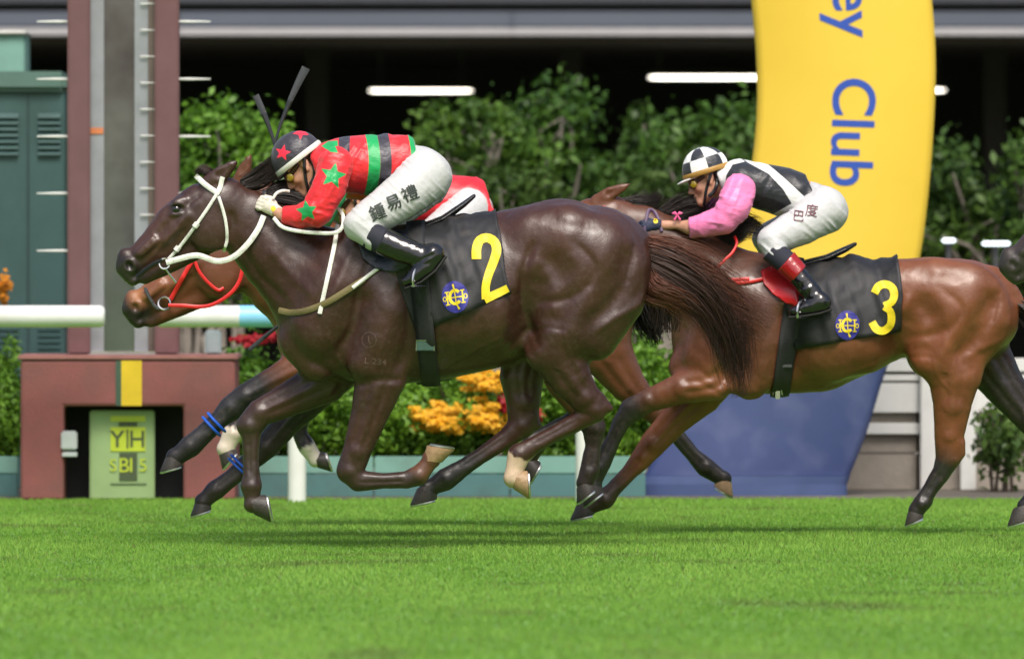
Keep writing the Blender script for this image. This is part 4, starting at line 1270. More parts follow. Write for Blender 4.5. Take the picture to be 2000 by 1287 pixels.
HB = dict(Y=4.0, h=4.5, tr=(.93, .93, 600, 404), mat=M_BAY, col=(.105, .035, .015), group=G,
    label='bay horse with two white front pasterns, almost hidden behind the number 2 horse', head=((338, 492), (488, 374)),
    ear=[(408, 362, 20, 20, 11), (418, 336, 26, 16, 10), (428, 312, 29, 9, 6), (434, 300, 29, 3, 3)],
    neck=[(496, 388, 0, 48, 32), (535, 420, 0, 60, 36), (590, 480, 0, 78, 46), (660, 560, 0, 102, 60)],
    legs=dict(
        nf=dict(p=[(700, 660, -46, 55, 34), (660, 725, -46, 40, 30), (590, 765, -44, 30, 23), (525, 790, -42, 25, 19), (500, 806, -42, 18, 15), (472, 828, -42, 16, 13), (456, 845, -42, 20, 16), (446, 866, -42, 17, 14), (442, 876, -42, 18, 16)],
                mark=[(3, (.02, .013, .01), 50), (6, (.55, .47, .38), 10)], hoof=(442, 874, 436, 898, -.65, .75), size=.82),
        of=dict(p=[(700, 660, 46, 55, 34), (672, 720, 46, 40, 30), (628, 765, 44, 30, 23), (592, 802, 42, 24, 19), (584, 826, 42, 17, 14), (586, 852, 42, 15, 13), (598, 872, 42, 18, 15), (612, 892, 42, 15, 13), (616, 898, 42, 16, 14)],
                mark=[(3, (.016, .012, .01), 40), (6, (.58, .52, .45), 9)], hoof=(616, 898, 628, 920, .35, .95), size=.75),
        nh=dict(p=[(1150, 600, -56, 84, 44), (1185, 690, -56, 52, 38), (1225, 750, -52, 36, 28), (1262, 790, -48, 26, 20), (1292, 815, -46, 23, 17), (1318, 845, -44, 16, 13), (1352, 886, -44, 15, 12), (1378, 912, -44, 20, 15), (1405, 930, -44, 16, 14), (1412, 934, -44, 17, 15)],
                mark=[(4, (.016, .012, .01), 40)], hoof=(1412, 934, 1432, 950, .85, .5), size=.8, hcol=1),
        oh=dict(p=[(1110, 600, 56, 84, 44), (1085, 680, 56, 54, 38), (1110, 735, 52, 38, 28), (1150, 790, 48, 26, 20), (1118, 822, 46, 18, 14), (1060, 850, 44, 15, 12), (1036, 866, 44, 18, 15), (1028, 888, 44, 16, 14)],
                mark=[(3, (.016, .012, .01), 40)], hoof=(1028, 890, 1030, 912, -.4, .9), size=.8)))
rB, bB, bvB, hdB, VB = build_horse(HB)

H3 = dict(Y=2.6, h=3.0, tr=(.93, .78, 1312, 497), mat=M_BAY, col=(.155, .049, .018), group=G,
    label='bay horse ridden by the pink-sleeved jockey with number 3 saddle cloth', head=((1028, 530), (1186, 412)),
    ear=[(408, 366, 20, 18, 11), (436, 346, 26, 15, 10), (462, 334, 29, 10, 6), (478, 326, 29, 3, 3)],
    trunk=[(1398, 672, 0, 84, 56), (1450, 640, 0, 118, 86), (1510, 638, 0, 132, 100), (1590, 638, 0, 128, 110), (1670, 618, 0, 114, 110), (1745, 604, 0, 96, 104), (1820, 598, 0, 96, 100), (1880, 604, 0, 98, 94), (1920, 622, 0, 70, 80)],
    neck=[(1200, 432, 0, 42, 32), (1250, 455, 0, 56, 37), (1330, 512, 0, 78, 46), (1420, 590, 0, 110, 60)],
    dock=[(1940, 545, 0, 24, 20), (1975, 572, 0, 17, 15), (1995, 596, 0, 11, 10)],
    legs=dict(
        nf=dict(p=[(1445, 650, -62, 62, 34), (1412, 722, -60, 48, 32), (1395, 745, -58, 36, 28), (1330, 758, -52, 30, 23), (1266, 782, -46, 23, 19), (1232, 800, -44, 24, 18), (1214, 822, -43, 18, 15), (1196, 860, -42, 15, 12), (1180, 892, -42, 18, 14), (1168, 912, -42, 20, 16), (1161, 936, -42, 16, 14), (1158, 946, -42, 19, 16)],
                k=16, mark=[(4, (.014, .011, .010), 60)], hoof=(1156, 944, 1162, 968, -.8, .6), size=.95),
        of=dict(p=[(1425, 690, 48, 54, 34), (1370, 770, 46, 42, 30), (1318, 820, 44, 31, 24), (1276, 868, 42, 26, 20), (1256, 893, 42, 22, 17), (1228, 925, 42, 16, 13), (1198, 956, 42, 16, 13), (1180, 976, 42, 20, 16), (1156, 988, 42, 16, 14), (1150, 990, 42, 18, 16)],
                k=16, mark=[(5, (.03, .015, .011), 70)], hoof=(1146, 984, 1130, 1002, -.97, .22), size=.9),
        nh=dict(p=[(1880, 600, -58, 86, 42), (1846, 670, -60, 62, 42), (1862, 730, -56, 54, 34), (1858, 790, -52, 38, 27), (1852, 850, -48, 29, 21), (1852, 890, -46, 26, 19), (1838, 920, -45, 19, 15), (1815, 955, -44, 15, 12), (1798, 982, -44, 17, 14), (1788, 996, -44, 16, 14)],
                k=18, mark=[(5, (.014, .011, .010), 40)], hoof=(1787, 994, 1778, 1010, -.9, .4), size=.75),
        hk=dict(p=[(1870, 868, -48, 14, 12), (1876, 884, -47, 8, 8)], k=10),
        oh=dict(p=[(1900, 620, 52, 76, 42), (1920, 690, 54, 56, 40), (1960, 750, 52, 42, 32), (2010, 815, 48, 30, 22), (2040, 850, 46, 25, 19), (2066, 885, 44, 17, 14), (2110, 930, 44, 16, 13), (2140, 955, 44, 19, 15), (2165, 965, 44, 17, 15)],
                k=18, mark=[(1, (.016, .011, .010), 110)], hoof=(2168, 966, 2190, 976, .6, .8))),
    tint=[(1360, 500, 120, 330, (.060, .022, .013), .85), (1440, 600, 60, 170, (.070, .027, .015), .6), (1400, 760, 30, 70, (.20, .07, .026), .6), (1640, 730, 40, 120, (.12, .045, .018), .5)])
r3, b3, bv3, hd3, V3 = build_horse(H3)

HE = dict(Y=-.4, h=5.5, tr=(1.0, 1.0, 2282, 392), mat=M_COAT, col=(.045, .028, .022), group=G,
    label='dark horse whose muzzle enters the picture behind the number 3 horse', head=((1974, 520), (2150, 382)),
    neck=[(2160, 400, 0, 50, 34), (2204, 438, 0, 66, 38), (2275, 500, 0, 84, 48), (2358, 566, 0, 110, 64)],
    legs=dict(
        nf=dict(p=[(2380, 690, -48, 58, 36), (2300, 760, -46, 42, 30), (2200, 836, -44, 30, 24), (2120, 895, -42, 26, 20), (2090, 918, -42, 20, 16), (2050, 950, -42, 17, 14), (2020, 972, -42, 21, 17), (2000, 988, -42, 17, 15)],
                mark=[(3, BLK, 40)], hoof=(1998, 988, 1978, 1012, -.95, .3)),
        of=dict(p=[(2400, 690, 48, 58, 36), (2380, 770, 46, 42, 30), (2330, 850, 44, 28, 22), (2320, 900, 42, 26, 20), (2370, 925, 42, 16, 13), (2440, 930, 42, 20, 16), (2460, 905, 42, 17, 15)], hoof=(2464, 900, 2474, 880, 1, .2)),
        nh=dict(p=[(2850, 600, -58, 88, 44), (2810, 680, -58, 58, 40), (2840, 740, -54, 42, 30), (2880, 800, -48, 28, 20), (2830, 840, -46, 18, 14), (2750, 890, -44, 21, 17), (2738, 930, -44, 17, 15)], hoof=(2738, 932, 2740, 958, -.6, .8)),
        oh=dict(p=[(2850, 600, 58, 88, 44), (2760, 680, 58, 58, 40), (2750, 750, 54, 42, 30), (2745, 830, 48, 28, 20), (2700, 880, 46, 18, 14), (2600, 940, 44, 21, 17), (2570, 955, 44, 17, 15)], hoof=(2568, 955, 2545, 985, -.95, .25))),
    patch=[(250, 525, 30, 70, (.03, .024, .022)), (345, 411, 8, 20, (.008, .006, .005))])
rE, bE, bvE, hdE, VE = build_horse(HE)
# ------------------------------------------------------------------ tack, manes, tails
def part(o, label=None):
    if label: o['label'] = label
    return o

def saddle_cloth(root, Y0, bv, left, right, bottom, mt, seed, ncol=44):
    """left/right: px polylines top to bottom; the cloth goes over the back and down both sides"""
    s = sc(Y0)
    L, R_ = spline([(*p, 0) for p in left], 40), spline([(*p, 0) for p in right], 40)
    bt = np.array(bottom, float)
    rows = []
    nn = 30
    for i in range(ncol + 1):
        f = i / ncol
        xb = L[-1, 0] + (R_[-1, 0] - L[-1, 0]) * f
        yb = np.interp(xb, bt[:, 0], bt[:, 1])
        col = []
        # top of the back at this column
        xt = L[0, 0] + (R_[0, 0] - L[0, 0]) * f
        top = bv.ray_cast(Vector(((xt - CX) * s, Y0, 6)), Vector((0, 0, -1)))[0]
        yt = HZ - (top.z - CH) / s
        def side(sg):
            out = []
            for j in range(nn + 1):
                g = (j / nn)
                a = 1 - (1 - g) ** 1.0
                e = a ** 1.7                       # rows crowd near the top where the back turns over
                q = np.array([np.interp(1 - e, np.linspace(0, 1, 40), L[::-1][:, 0] if False else L[:, 0][::-1]), 0])
                # edges follow the traced outline
                tl = e
                xl = np.interp(tl, np.linspace(0, 1, 40), L[:, 0]); xr = np.interp(tl, np.linspace(0, 1, 40), R_[:, 0])
                x = xl + (xr - xl) * f
                y = yt + 3 + (yb - yt - 3) * e
                z = CH - (y - HZ) * s
                h = bv.ray_cast(Vector(((x - CX) * s, Y0 + sg * 3, z)), Vector((0, -sg, 0)))[0]
                yy = h.y if h is not None else None
                out.append([(x - CX) * s, yy, z])
            for j in range(len(out)):
                if out[j][1] is None: out[j][1] = out[j - 1][1] if j else Y0 - sg * 0
            return out
        near, far = side(-1), side(1)
        col = near[::-1] + [[(xt - CX) * s, Y0, CH - (yt - HZ) * s]] + far
        rows.append(col)
    A = np.array(rows)                       # (ncol+1, rows, 3)
    for _ in range(2):
        A[1:-1, :, 1] = (A[:-2, :, 1] + 2 * A[1:-1, :, 1] + A[2:, :, 1]) / 4
    m = A.shape[1]
    V = A.reshape(-1, 3)
    Q = np.array([(i * m + j, (i + 1) * m + j, (i + 1) * m + j + 1, i * m + j + 1) for i in range(ncol) for j in range(m - 1)])
    n = normals(V, Q)
    ce = np.array([V[:, 0].mean(), Y0, V[:, 2].mean() - .15])
    if ((V - ce) * n).sum(1).mean() < 0: Q = Q[:, ::-1]; n = -n
    # folds: soft pulls that run down from the saddle, and a lifted hem
    U = V / s
    e = np.tile(np.abs(np.linspace(-1, 1, m)), ncol + 1)
    fx = np.repeat(np.linspace(0, 1, ncol + 1), m)
    wv = 2.2 * vnoise(np.c_[U[:, 0] / 15 + U[:, 2] / 45, U[:, 1] * 0, U[:, 2] / 90], seed) + 1.5 * vnoise(np.c_[U[:, 0] / 30, U[:, 1] * 0, U[:, 2] / 22 - U[:, 0] / 40], seed + 1) + .6 * vnoise(U / 8.0, seed + 2)
    hem = np.clip((e - .8) / .2, 0, 1) ** 2 * (3 + 5 * np.sin(fx * 9 + seed)) * (fx > .25)
    hem += np.clip((fx - .9) / .1, 0, 1) ** 2 * 4
    V = V + n * ((4.5 + np.clip(1.7 * wv, -3, 8) + np.clip(hem, -1, 12)) * s)[:, None]
    me = mesh_np(V, Q, 'saddle_cloth')
    o = link('saddle_cloth', me, mt, root)
    bvh = bvh_of(o)
    md = o.modifiers.new('thickness', 'SOLIDIFY'); md.thickness = 3 * s; md.offset = -1
    return o, bvh

def girth(root, Y0, bv, top, bot, wd, mt, cy):
    """strap right round the barrel; top, bot: px points of its centre line"""
    s = sc(Y0)
    V = []; n = 64
    for i in range(n):
        a = 2 * math.pi * i / n
        row = []
        d = Vector((0, math.cos(a), math.sin(a)))
        zc = CH - (cy - HZ) * s
        for k in (-1, -.5, 0, .5, 1):
            # first guess of the height, then slide along the slanted line
            x = (top[0] + bot[0]) / 2
            for _ in range(2):
                xx = (x + k * wd / 2 - CX) * s
                r0 = 3 if d.z > -.3 else 150 * s
                h = bv.ray_cast(Vector((xx, Y0 + d.y * 3, zc + d.z * 3)), -d)[0]
                if h is None: break
                if h.z < CH - (bot[1] + 2 - HZ) * s:
                    h = Vector((h.x, Y0 + (h.y - Y0) * ((CH - (bot[1] + 2 - HZ) * s - zc) / (h.z - zc)), CH - (bot[1] + 2 - HZ) * s))
                py = HZ - (h.z - CH) / s
                t = (py - top[1]) / (bot[1] - top[1])
                x = top[0] + (bot[0] - top[0]) * min(max(t, 0), 1)
            if h is None: h = Vector((xx, Y0, zc))
            row.append(h + d * (5.5 * s if abs(k) < 1 else 4 * s))
        V += row
    Q = [(i * 5 + k, ((i + 1) % n) * 5 + k, ((i + 1) % n) * 5 + k + 1, i * 5 + k + 1) for i in range(n) for k in range(4)]
    m = MB(); m.add(V, Q)
    o = m.build('girth', mt, root)
    md = o.modifiers.new('thickness', 'SOLIDIFY'); md.thickness = 3 * s; md.offset = 0
    return o

def numeral(pts, wd, bvh, Y0, parent, k=1.0, extra=None):
    polys = stroke(pts, wd, 26)
    o = link('numeral', drape(polys, bvh, Y0, .004, 3.5), M_YELLOW_PRINT, parent)
    return o

def emblem(cx, cy, rx, ry, ang, bvh, Y0, parent):
    o = link('emblem', drape([disc(cx, cy, rx, ry, 36, ang)], bvh, Y0, .004, 3.5), M_BLUE_PRINT, parent)
    c, s_ = math.cos(math.radians(ang)), math.sin(math.radians(ang))
    def X(p): return [(cx + (a * c - b * s_) * rx, cy + (a * s_ + b * c) * ry) for a, b in p]
    w_ = rx * .115
    ps = []
    # horseshoe, open to the right
    ps += stroke(X([(.40 * math.cos(t), .42 * math.sin(t)) for t in np.linspace(.7, 5.6, 22)]), w_ * 2.0)
    ps += stroke(X([(-.06, -.82), (.0, -.4), (.02, .05), (.05, .45), (.22, .80)]), [w_ * 1.3, w_ * .7, w_ * .7, w_ * .7, w_ * 1.5])
    for sg in (-1, 1):
        ps += stroke(X([(sg * .58, -.36), (sg * .58, .42)]), w_ * .9)
        ps += stroke(X([(sg * .74, -.36), (sg * .42, -.36)]), w_ * .8)
        ps += stroke(X([(sg * .74, .42), (sg * .42, .42)]), w_ * .8)
        ps += stroke(X([(sg * .58, .03), (sg * .30, .03)]), w_ * .8)
        ps += stroke(X([(sg * (.78 + .12 * math.cos(t)), .04 + .14 * math.sin(t)) for t in np.linspace(0, 6.28, 12)]), w_ * .6)
    ps += stroke(X([(-.3, .02), (.3, .02)]), w_ * .7)
    link('emblem_mark', drape(ps, bvh, Y0, .0055, 3.0), M_YELLOW_PRINT, o)
    return o

# ---- number 2
s0 = sc(0)
cl2, bvc2 = saddle_cloth(r2, 0.0, bv2, [(800, 450), (772, 500), (786, 575), (812, 640)], [(968, 405), (983, 484), (987, 540), (994, 574)],
                         [(800, 642), (812, 640), (846, 637), (900, 615), (946, 594), (1000, 572)], M_CLOTH_BLACK, 3)
c2 = lambda a: [(660 + x / 3.2175, 360 + y / 3.2175) for x, y in a]
pl = stroke(c2([(872, 470), (873, 400), (895, 350), (940, 337), (982, 360), (998, 410), (982, 475), (950, 560), (930, 640), (932, 720)]), [18.5, 18.5, 18, 17.5, 18, 18.5, 18, 16.5, 16, 17], 30)
pl += stroke(c2([(922, 722), (990, 690), (1068, 652)]), [17, 16, 15], 10)
link('numeral', drape(pl, bvc2, 0.0, .004, 3.5), M_YELLOW_PRINT, cl2)
emblem(889.5, 579.5, 26, 31, -8, bvc2, 0.0, cl2)
girth(r2, 0.0, bv2, (812, 470), (842, 746), 36, mat('black_webbing', (.012, .012, .013), .6, var=.2, vscale=30, bump=.4, bscale=250), 600)
bk = MB()
q0 = hit(bv2, 832, 672, 0.0) - .022
a, b = P(814, 664, 0), P(849, 684, 0)
bk.box(a.x, b.x, q0 - .006, q0 + .004, b.z, a.z, .003)
bo = bk.build('buckle', mat('buckle_green', (.05, .10, .08), .35, .3, var=.2), r2)
fr = MB()
fr.tube([Vector((x, q0 - .007, z)) for x, z in ((a.x, b.z), (a.x, a.z), (b.x, a.z), (b.x, b.z))], .0035, 6)
fr.build('buckle_frame', M_STEEL, bo)

def saddle(root, Y0, T, padmat, bvh, flap):
    """racing saddle: thin seat with raised cantle, flaps, stirrup straps"""
    def f(p): x, y = T(p[0], p[1]); return (x, y, *p[2:])
    fl = Field(*[v for v in (min(T(690, 0)[0], T(950, 0)[0]), max(T(690, 0)[0], T(950, 0)[0]))], -80, 80, T(0, 350)[1], T(0, 520)[1], 2.5)
    fl.chain([f((728, 455, 0, 13, 26)), f((760, 452, 0, 9, 34)), f((815, 448, 0, 8, 40)), f((865, 428, 0, 7, 40)), f((905, 400, 0, 6, 26)), f((926, 383, 0, 4, 10))], 8)
    o, _, _ = sdf_obj(fl, 'saddle', M_BLACK_LEATHER, root, Y0)
    me = drape([[T(*p) for p in flap]], bvh, Y0, .018, 6)
    e = link('saddle_flap', me, padmat, root)
    md = e.modifiers.new('thickness', 'SOLIDIFY'); md.thickness = .014; md.offset = 0
    return o
saddle(r2, 0.0, lambda x, y: (x, y), mat('saddle_navy', (.015, .018, .035), .35, var=.2, bump=.2), bv2, [(700, 470), (740, 450), (800, 450), (800, 520), (770, 532), (735, 525), (710, 505)])

def bridle_part(name, px, wd, th, mt, root, bv, Y0, **kw):
    return strap(px, wd, th, bv, Y0, **kw).build(name, mt, root)
bd = thing('bridle_anchor', (0, 0, 0), None, None) if False else None
bridle_part('browband', [(382, 343), (402, 361), (426, 378)], 11, 6, M_WHITE_STRAP, r2, bv2, 0.0, n=16)
bridle_part('headpiece', [(424, 380), (431, 366), (434, 352), (436, 346)], 10, 5, M_WHITE_STRAP, r2, bv2, 0.0, n=10)
ck = bridle_part('cheekpiece', [(424, 380), (405, 410), (378, 448), (350, 484), (326, 510)], 7, 5, M_WHITE_STRAP, r2, bv2, 0.0)
for t in ((384, 440), (347, 486)):
    y = hit(bv2, *t, 0.0) - 5 * s0
    p = P(*t, 0)
    MB().tube([Vector((p.x + dx * s0, y, p.z + dz * s0)) for dx, dz in ((-3, -4), (3, 4))], 6 * s0, 8).build('keeper', M_WHITE_STRAP, ck)
bridle_part('throatlatch', [(428, 384), (437, 412), (443, 440), (444, 470), (437, 492)], 6.5, 4, M_WHITE_STRAP, r2, bv2, 0.0)
ring(322, 515, -30, 10, 2.2, 0.0).build('bit_ring', M_STEEL, r2)
MB().tube([W3(*p, 0.0) for p in ((322, 522, -31), (335, 540, -30), (345, 552, -30))], 2 * s0, 6).build('bit_cheek', M_STEEL, r2)
MB().tube([W3(*p, 0.0) for p in ((318, 508, -30), (300, 516, -29), (283, 528, -26), (268, 541, -22))], 4.5 * s0, 6).build('bit_guard', M_BLACK_LEATHER, r2)
rn = bridle_part('rein', [(326, 513, -36), (350, 506, -40), (386, 499, -44), (425, 510, -46), (455, 503, -50), (482, 480, -52), (505, 448, -48), (516, 422, -42)], 12, 6, M_WHITE_STRAP, r2, bv2, 0.0, n=50)
bridle_part('rein_loop', [(536, 426, -52), (552, 443, -66), (580, 451, -76), (620, 455, -84), (655, 455, -86), (668, 447, -84), (672, 430, -76), (668, 415, -62), (655, 404, -48)], 8, 5, M_WHITE_STRAP, r2, bv2, 0.0, n=50)
bridle_part('rein_loop', [(534, 388, -46), (541, 378, -44), (553, 373, -40), (566, 374, -34)], 6, 4, M_WHITE_STRAP, r2, bv2, 0.0, n=16)
bridle_part('neck_strap', [(659, 440), (656, 470), (646, 520), (634, 575), (626, 612)], 9, 5, M_WHITE_STRAP, r2, bv2, 0.0)
bp = bridle_part('breastplate', [(546, 606), (570, 610), (600, 606), (640, 590), (680, 566), (712, 545)], 13, 6, mat('olive_webbing', (.15, .12, .045), .7, var=.2, bump=.4, bscale=200), r2, bv2, 0.0)
bridle_part('breastplate_strap', [(690, 562), (712, 545), (745, 520), (776, 498)], 8, 7, M_WHITE_STRAP, r2, bv2, 0.0, off=5)
bridle_part('breastplate', [(546, 606, 10), (540, 606, 40), (560, 605, 80)], 13, 6, MATS['olive_webbing'], r2, bv2, 0.0, n=12)
# brand on the shoulder
M_BRAND = mat('brand_scar', (.085, .05, .036), .6, var=.5, vscale=90)
ps = stroke([(722 + 14 * math.cos(t), 663 + 15 * math.sin(t)) for t in np.linspace(0, 6.28, 26)], 1.4) + stroke([(721, 655), (722, 668), (727, 670)], 2.2)
link('brand_mark', drape(ps, bv2, 0.0, .0015, 4), M_BRAND, r2)
link('brand_mark', drape(text_polys('L 234', 735, 705, 17, 5, bold=.01, sx=1.15), bv2, 0.0, .0015, 4), M_BRAND, r2)
DK = ((.010, .007, .006), (.010, .007, .006), (.045, .022, .014))
# mane, forelock, tail
hair_obj('mane', r2, 0.0, M_HAIR, DK, [(470, 362, 2, 10, 8), (500, 352, 4, 18, 10), (525, 335, 4, 20, 12), (540, 305, 2, 10, 8)], 798, .85, 21, 0, 1.2, wave=6)
hair_obj('mane', r2, 0.0, M_HAIR, DK, [(520, 385, 6, 14, 12), (556, 385, 8, 26, 16), (600, 398, 6, 24, 18), (650, 418, 4, 14, 14)], 988, .85, 22, 0, 1.4, wave=7)
hair_obj('forelock', r2, 0.0, M_HAIR, ((.03, .013, .008), (.012, .008, .006), (.05, .022, .012)), [(424, 362, 0, 12, 12), (408, 342, 0, 14, 14), (392, 332, 0, 9, 12), (380, 340, 0, 5, 8)], 240, 1.3, 23, 0, 1.0, wave=4)
TL = ((.060, .020, .012), (.008, .007, .007), (.06, .022, .013))
RB = ((.15, .040, .018), (.075, .024, .013), (.26, .075, .034))
hair_obj('tail', r2, 0.0, M_HAIR, TL, [(1252, 500, 0, 30, 16), (1300, 522, 0, 38, 24), (1350, 552, 0, 40, 30), (1393, 598, 0, 38, 32), (1424, 660, 0, 32, 28), (1440, 720, 0, 24, 22), (1449, 782, 0, 10, 14)], 1350, .8, 24, 0, 2.8, lenvar=(.42, .98), segs=14, wave=12)
hair_obj('tail', r2, 0.0, M_HAIR, RB, [(1248, 478, 0, 18, 16), (1310, 502, 0, 30, 24), (1380, 545, 0, 38, 30), (1440, 590, 0, 38, 30), (1512, 630, 0, 32, 20)], 1150, .6, 25, 0, 2.6, lenvar=(.4, 1.05), segs=14, wave=14)
hair_obj('tail', r2, 0.0, M_HAIR, RB, [(1254, 530, -6, 26, 20), (1274, 562, -8, 30, 24), (1310, 575, -4, 26, 30), (1360, 600, 0, 30, 30), (1430, 650, 0, 30, 20)], 620, .65, 45, 0, 2.6, lenvar=(.15, .8), segs=12, wave=12)
# ---- the bay with the red bridle
sA = sc(1.6)
def A_(px): return [(x, y, None) for x, y in px]
bridle_part('cheekpiece', [(384, 500), (368, 524), (350, 556), (332, 588)], 9, 5, M_RED_STRAP, rA, bvA, 1.6)
bridle_part('rein', [(330, 596, -36), (360, 597, -40), (392, 599, -42), (418, 594, -46), (450, 574, -50), (468, 550, -50), (476, 520, -50)], 8, 5, M_RED_STRAP, rA, bvA, 1.6, n=40)
bridle_part('throatlatch', [(381, 508, -44), (390, 530, -44), (408, 552, -42), (428, 567, -40), (438, 562, -38)], 7, 5, M_RED_STRAP, rA, bvA, 1.6, n=24)
ring(322, 592, -32, 12, 2.6, 1.6).build('bit_ring', M_STEEL, rA)
MB().tube([W3(*p, 1.6) for p in ((284, 562, -28), (292, 580, -32), (303, 598, -32), (312, 604, -34))], 3.6 * sA, 6).build('noseband_chain', mat('dark_steel', (.12, .12, .13), .35, .8, var=.4, vscale=120), rA)
for ex in (((414, 832), (-.75, .68)), ((424, 824), (-.75, .68))):
    (x, y), _ = ex
    c = W3(x, y, -42, 1.6)
    ax = Vector((30, 0, 28)).normalized()
    pr = Vector((ax.z, 0, -ax.x))
    m = MB()
    pts = [c + pr * (24.5 * sA * math.cos(t)) + Vector((0, 1, 0)) * (21.5 * sA * math.sin(t)) for t in np.linspace(0, 2 * math.pi, 25)]
    n_ = len(pts)
    m.tube(pts, 2.8 * sA, 6, cap=False)
    m.build('blue_leg_band', mat('blue_tape', (.015, .10, .55), .5, var=.1), rA)
for d_ in (0, 9):
    c = W3(468 - d_ * .6, 906 + d_ * .7, 42, 1.6)
    pr = Vector((.72, 0, -.69))
    MB().tube([c + pr * (24 * sA * math.cos(t)) + Vector((0, 1, 0)) * (21 * sA * math.sin(t)) for t in np.linspace(0, 2 * math.pi, 25)], 2.4 * sA, 6, cap=False).build('blue_leg_band', MATS['blue_tape'], rA)
hair_obj('tail', rA, 1.6, M_HAIR, DK, [(1225, 505, 0, 18, 14), (1262, 530, 0, 26, 20), (1290, 580, 0, 28, 22), (1296, 650, 0, 22, 18)], 260, 2.4, 26, 0, 1.4, wave=7)
hair_obj('mane', rA, 1.6, M_HAIR, DK, [(500, 455, 0, 14, 12), (560, 470, 0, 22, 16), (640, 490, 0, 16, 14)], 160, 2.4, 27, 0, 1.4, wave=6)
# ---- the hidden bay
hair_obj('tail', rB, 4.0, M_HAIR, ((.012, .010, .009),) * 3, [(1228, 520, 0, 18, 14), (1252, 565, 0, 28, 20), (1268, 615, 0, 36, 22), (1290, 672, 0, 26, 18)], 420, 2.2, 28, 0, 1.6, wave=9)
hair_obj('mane', rB, 4.0, M_HAIR, DK, [(505, 335, 0, 16, 10), (540, 340, 0, 20, 12), (580, 360, 0, 12, 12)], 160, 2.2, 29, 0, 1.4, wave=6)

# saddles and cloths of the two horses behind
for rr_, Yb, bvx, tr_, lb in ((rA, 1.6, bvA, HA['tr'], 'mat_a'), (rB, 4.0, bvB, HB['tr'], 'mat_b')):
    f_ = lambda x, y, t_=tr_: ((x - 556) * t_[0] + t_[2], (y - 385) * t_[1] + t_[3])
    saddle_cloth(rr_, Yb, bvx, [f_(800, 450), f_(772, 500), f_(786, 575), f_(812, 640)], [f_(968, 405), f_(983, 484), f_(987, 540), f_(994, 574)],
                 [f_(800, 642), f_(846, 637), f_(946, 594), f_(1000, 572)], M_CLOTH_BLACK, 11, ncol=24)
    girth(rr_, Yb, bvx, f_(812, 470), f_(842, 744), 34, MATS['black_webbing'], f_(0, 600)[1])
    saddle(rr_, Yb, f_, MATS['saddle_navy'], bvx, [(700, 470), (740, 450), (800, 450), (800, 520), (770, 532), (735, 525), (710, 505)])

# ---- number 3
Y3 = 2.6; s3 = sc(Y3)
cl3, bvc3 = saddle_cloth(r3, Y3, bv3, [(1556, 528), (1530, 560), (1540, 620), (1553, 682)], [(1752, 514), (1758, 560), (1757, 600), (1757, 644)],
                         [(1540, 684), (1560, 681), (1650, 664), (1700, 655), (1765, 641)], M_CLOTH_BLACK, 7)
c3 = lambda a: [(1400 + x / 2.298, 480 + y / 2.298) for x, y in a]
link('numeral', drape(stroke(c3([(700, 212), (718, 182), (748, 172), (778, 186), (788, 220), (776, 252), (742, 268)]), [15, 15.5, 15, 15.5, 15.5, 14.5, 13.5], 24)
     + stroke(c3([(742, 272), (768, 290), (776, 322), (768, 358), (738, 380), (708, 372), (688, 340)]), [13.5, 14.5, 15.5, 15.5, 15, 15.5, 15], 24), bvc3, Y3, .004, 3.5), M_YELLOW_PRINT, cl3)
emblem(1651.5, 634.5, 24, 28.5, 0, bvc3, Y3, cl3)
girth(r3, Y3, bv3, (1552, 560), (1522, 772), 36, MATS['black_webbing'], 640)
saddle(r3, Y3, lambda x, y: ((x - 728) * .9 + 1492, (y - 455) * .6 + 520), mat('saddle_red', (.45, .012, .015), .3, var=.15, bump=.1), bv3,
       [(720, 470), (752, 452), (800, 462), (800, 585), (775, 575), (745, 545), (725, 510)])
q0 = hit(bv3, 1519, 760, Y3, Y3 - .3) - .022
m = MB(); p = P(1518, 760, Y3)
m.tube([Vector((p.x + dx, q0, p.z + dz)) for dx, dz in ((-.025, -.03), (-.02, .0), (0, .012), (.02, .0), (.025, -.03))], .005, 6)
m.box(p.x - .012, p.x + .012, q0 - .006, q0 + .004, p.z - .05, p.z - .005, .003)
m.build('buckle', M_STEEL, r3)
q0 = hit(bv3, 1532, 712, Y3, Y3 - .3) - .02
p = P(1531, 714, Y3)
m = MB(); m.box(p.x - .037, p.x + .037, q0 - .006, q0 + .002, p.z - .008, p.z + .008, .003); m.build('buckle_frame', MATS['dark_steel'], r3)
bridle_part('rein', [(1434, 462, -50), (1438, 474, -60), (1430, 492, -70), (1414, 508, -76), (1396, 526, -80)], 5.5, 4, M_RED_STRAP, r3, bv3, Y3, n=24)
bridle_part('breastplate', [(1410, 546), (1435, 552), (1462, 550), (1490, 544), (1526, 534)], 7.5, 5, M_RED_STRAP, r3, bv3, Y3, off=5)
bridle_part('breastplate_strap', [(1412, 548), (1440, 546), (1462, 545)], 9, 6, M_RED_STRAP, r3, bv3, Y3, off=8, n=14)
bridle_part('cheekpiece', [(1178, 404), (1182, 414), (1184, 424)], 8, 5, M_RED_STRAP, r3, bv3, Y3, n=10)
bridle_part('neck_strap', [(1258, 452), (1262, 428), (1268, 410), (1278, 414), (1288, 436), (1292, 452)], 7, 4, mat('purple_strap', (.075, .04, .09), .5, var=.1), r3, bv3, Y3, dflt=Y3 - .05, n=30)
hair_obj('mane', r3, Y3, M_HAIR, DK, [(1205, 398, 2, 7, 9), (1240, 396, 4, 12, 12), (1275, 392, 4, 16, 12), (1290, 378, 4, 8, 10)], 570, .85, 31, 0, 1.3, wave=5)
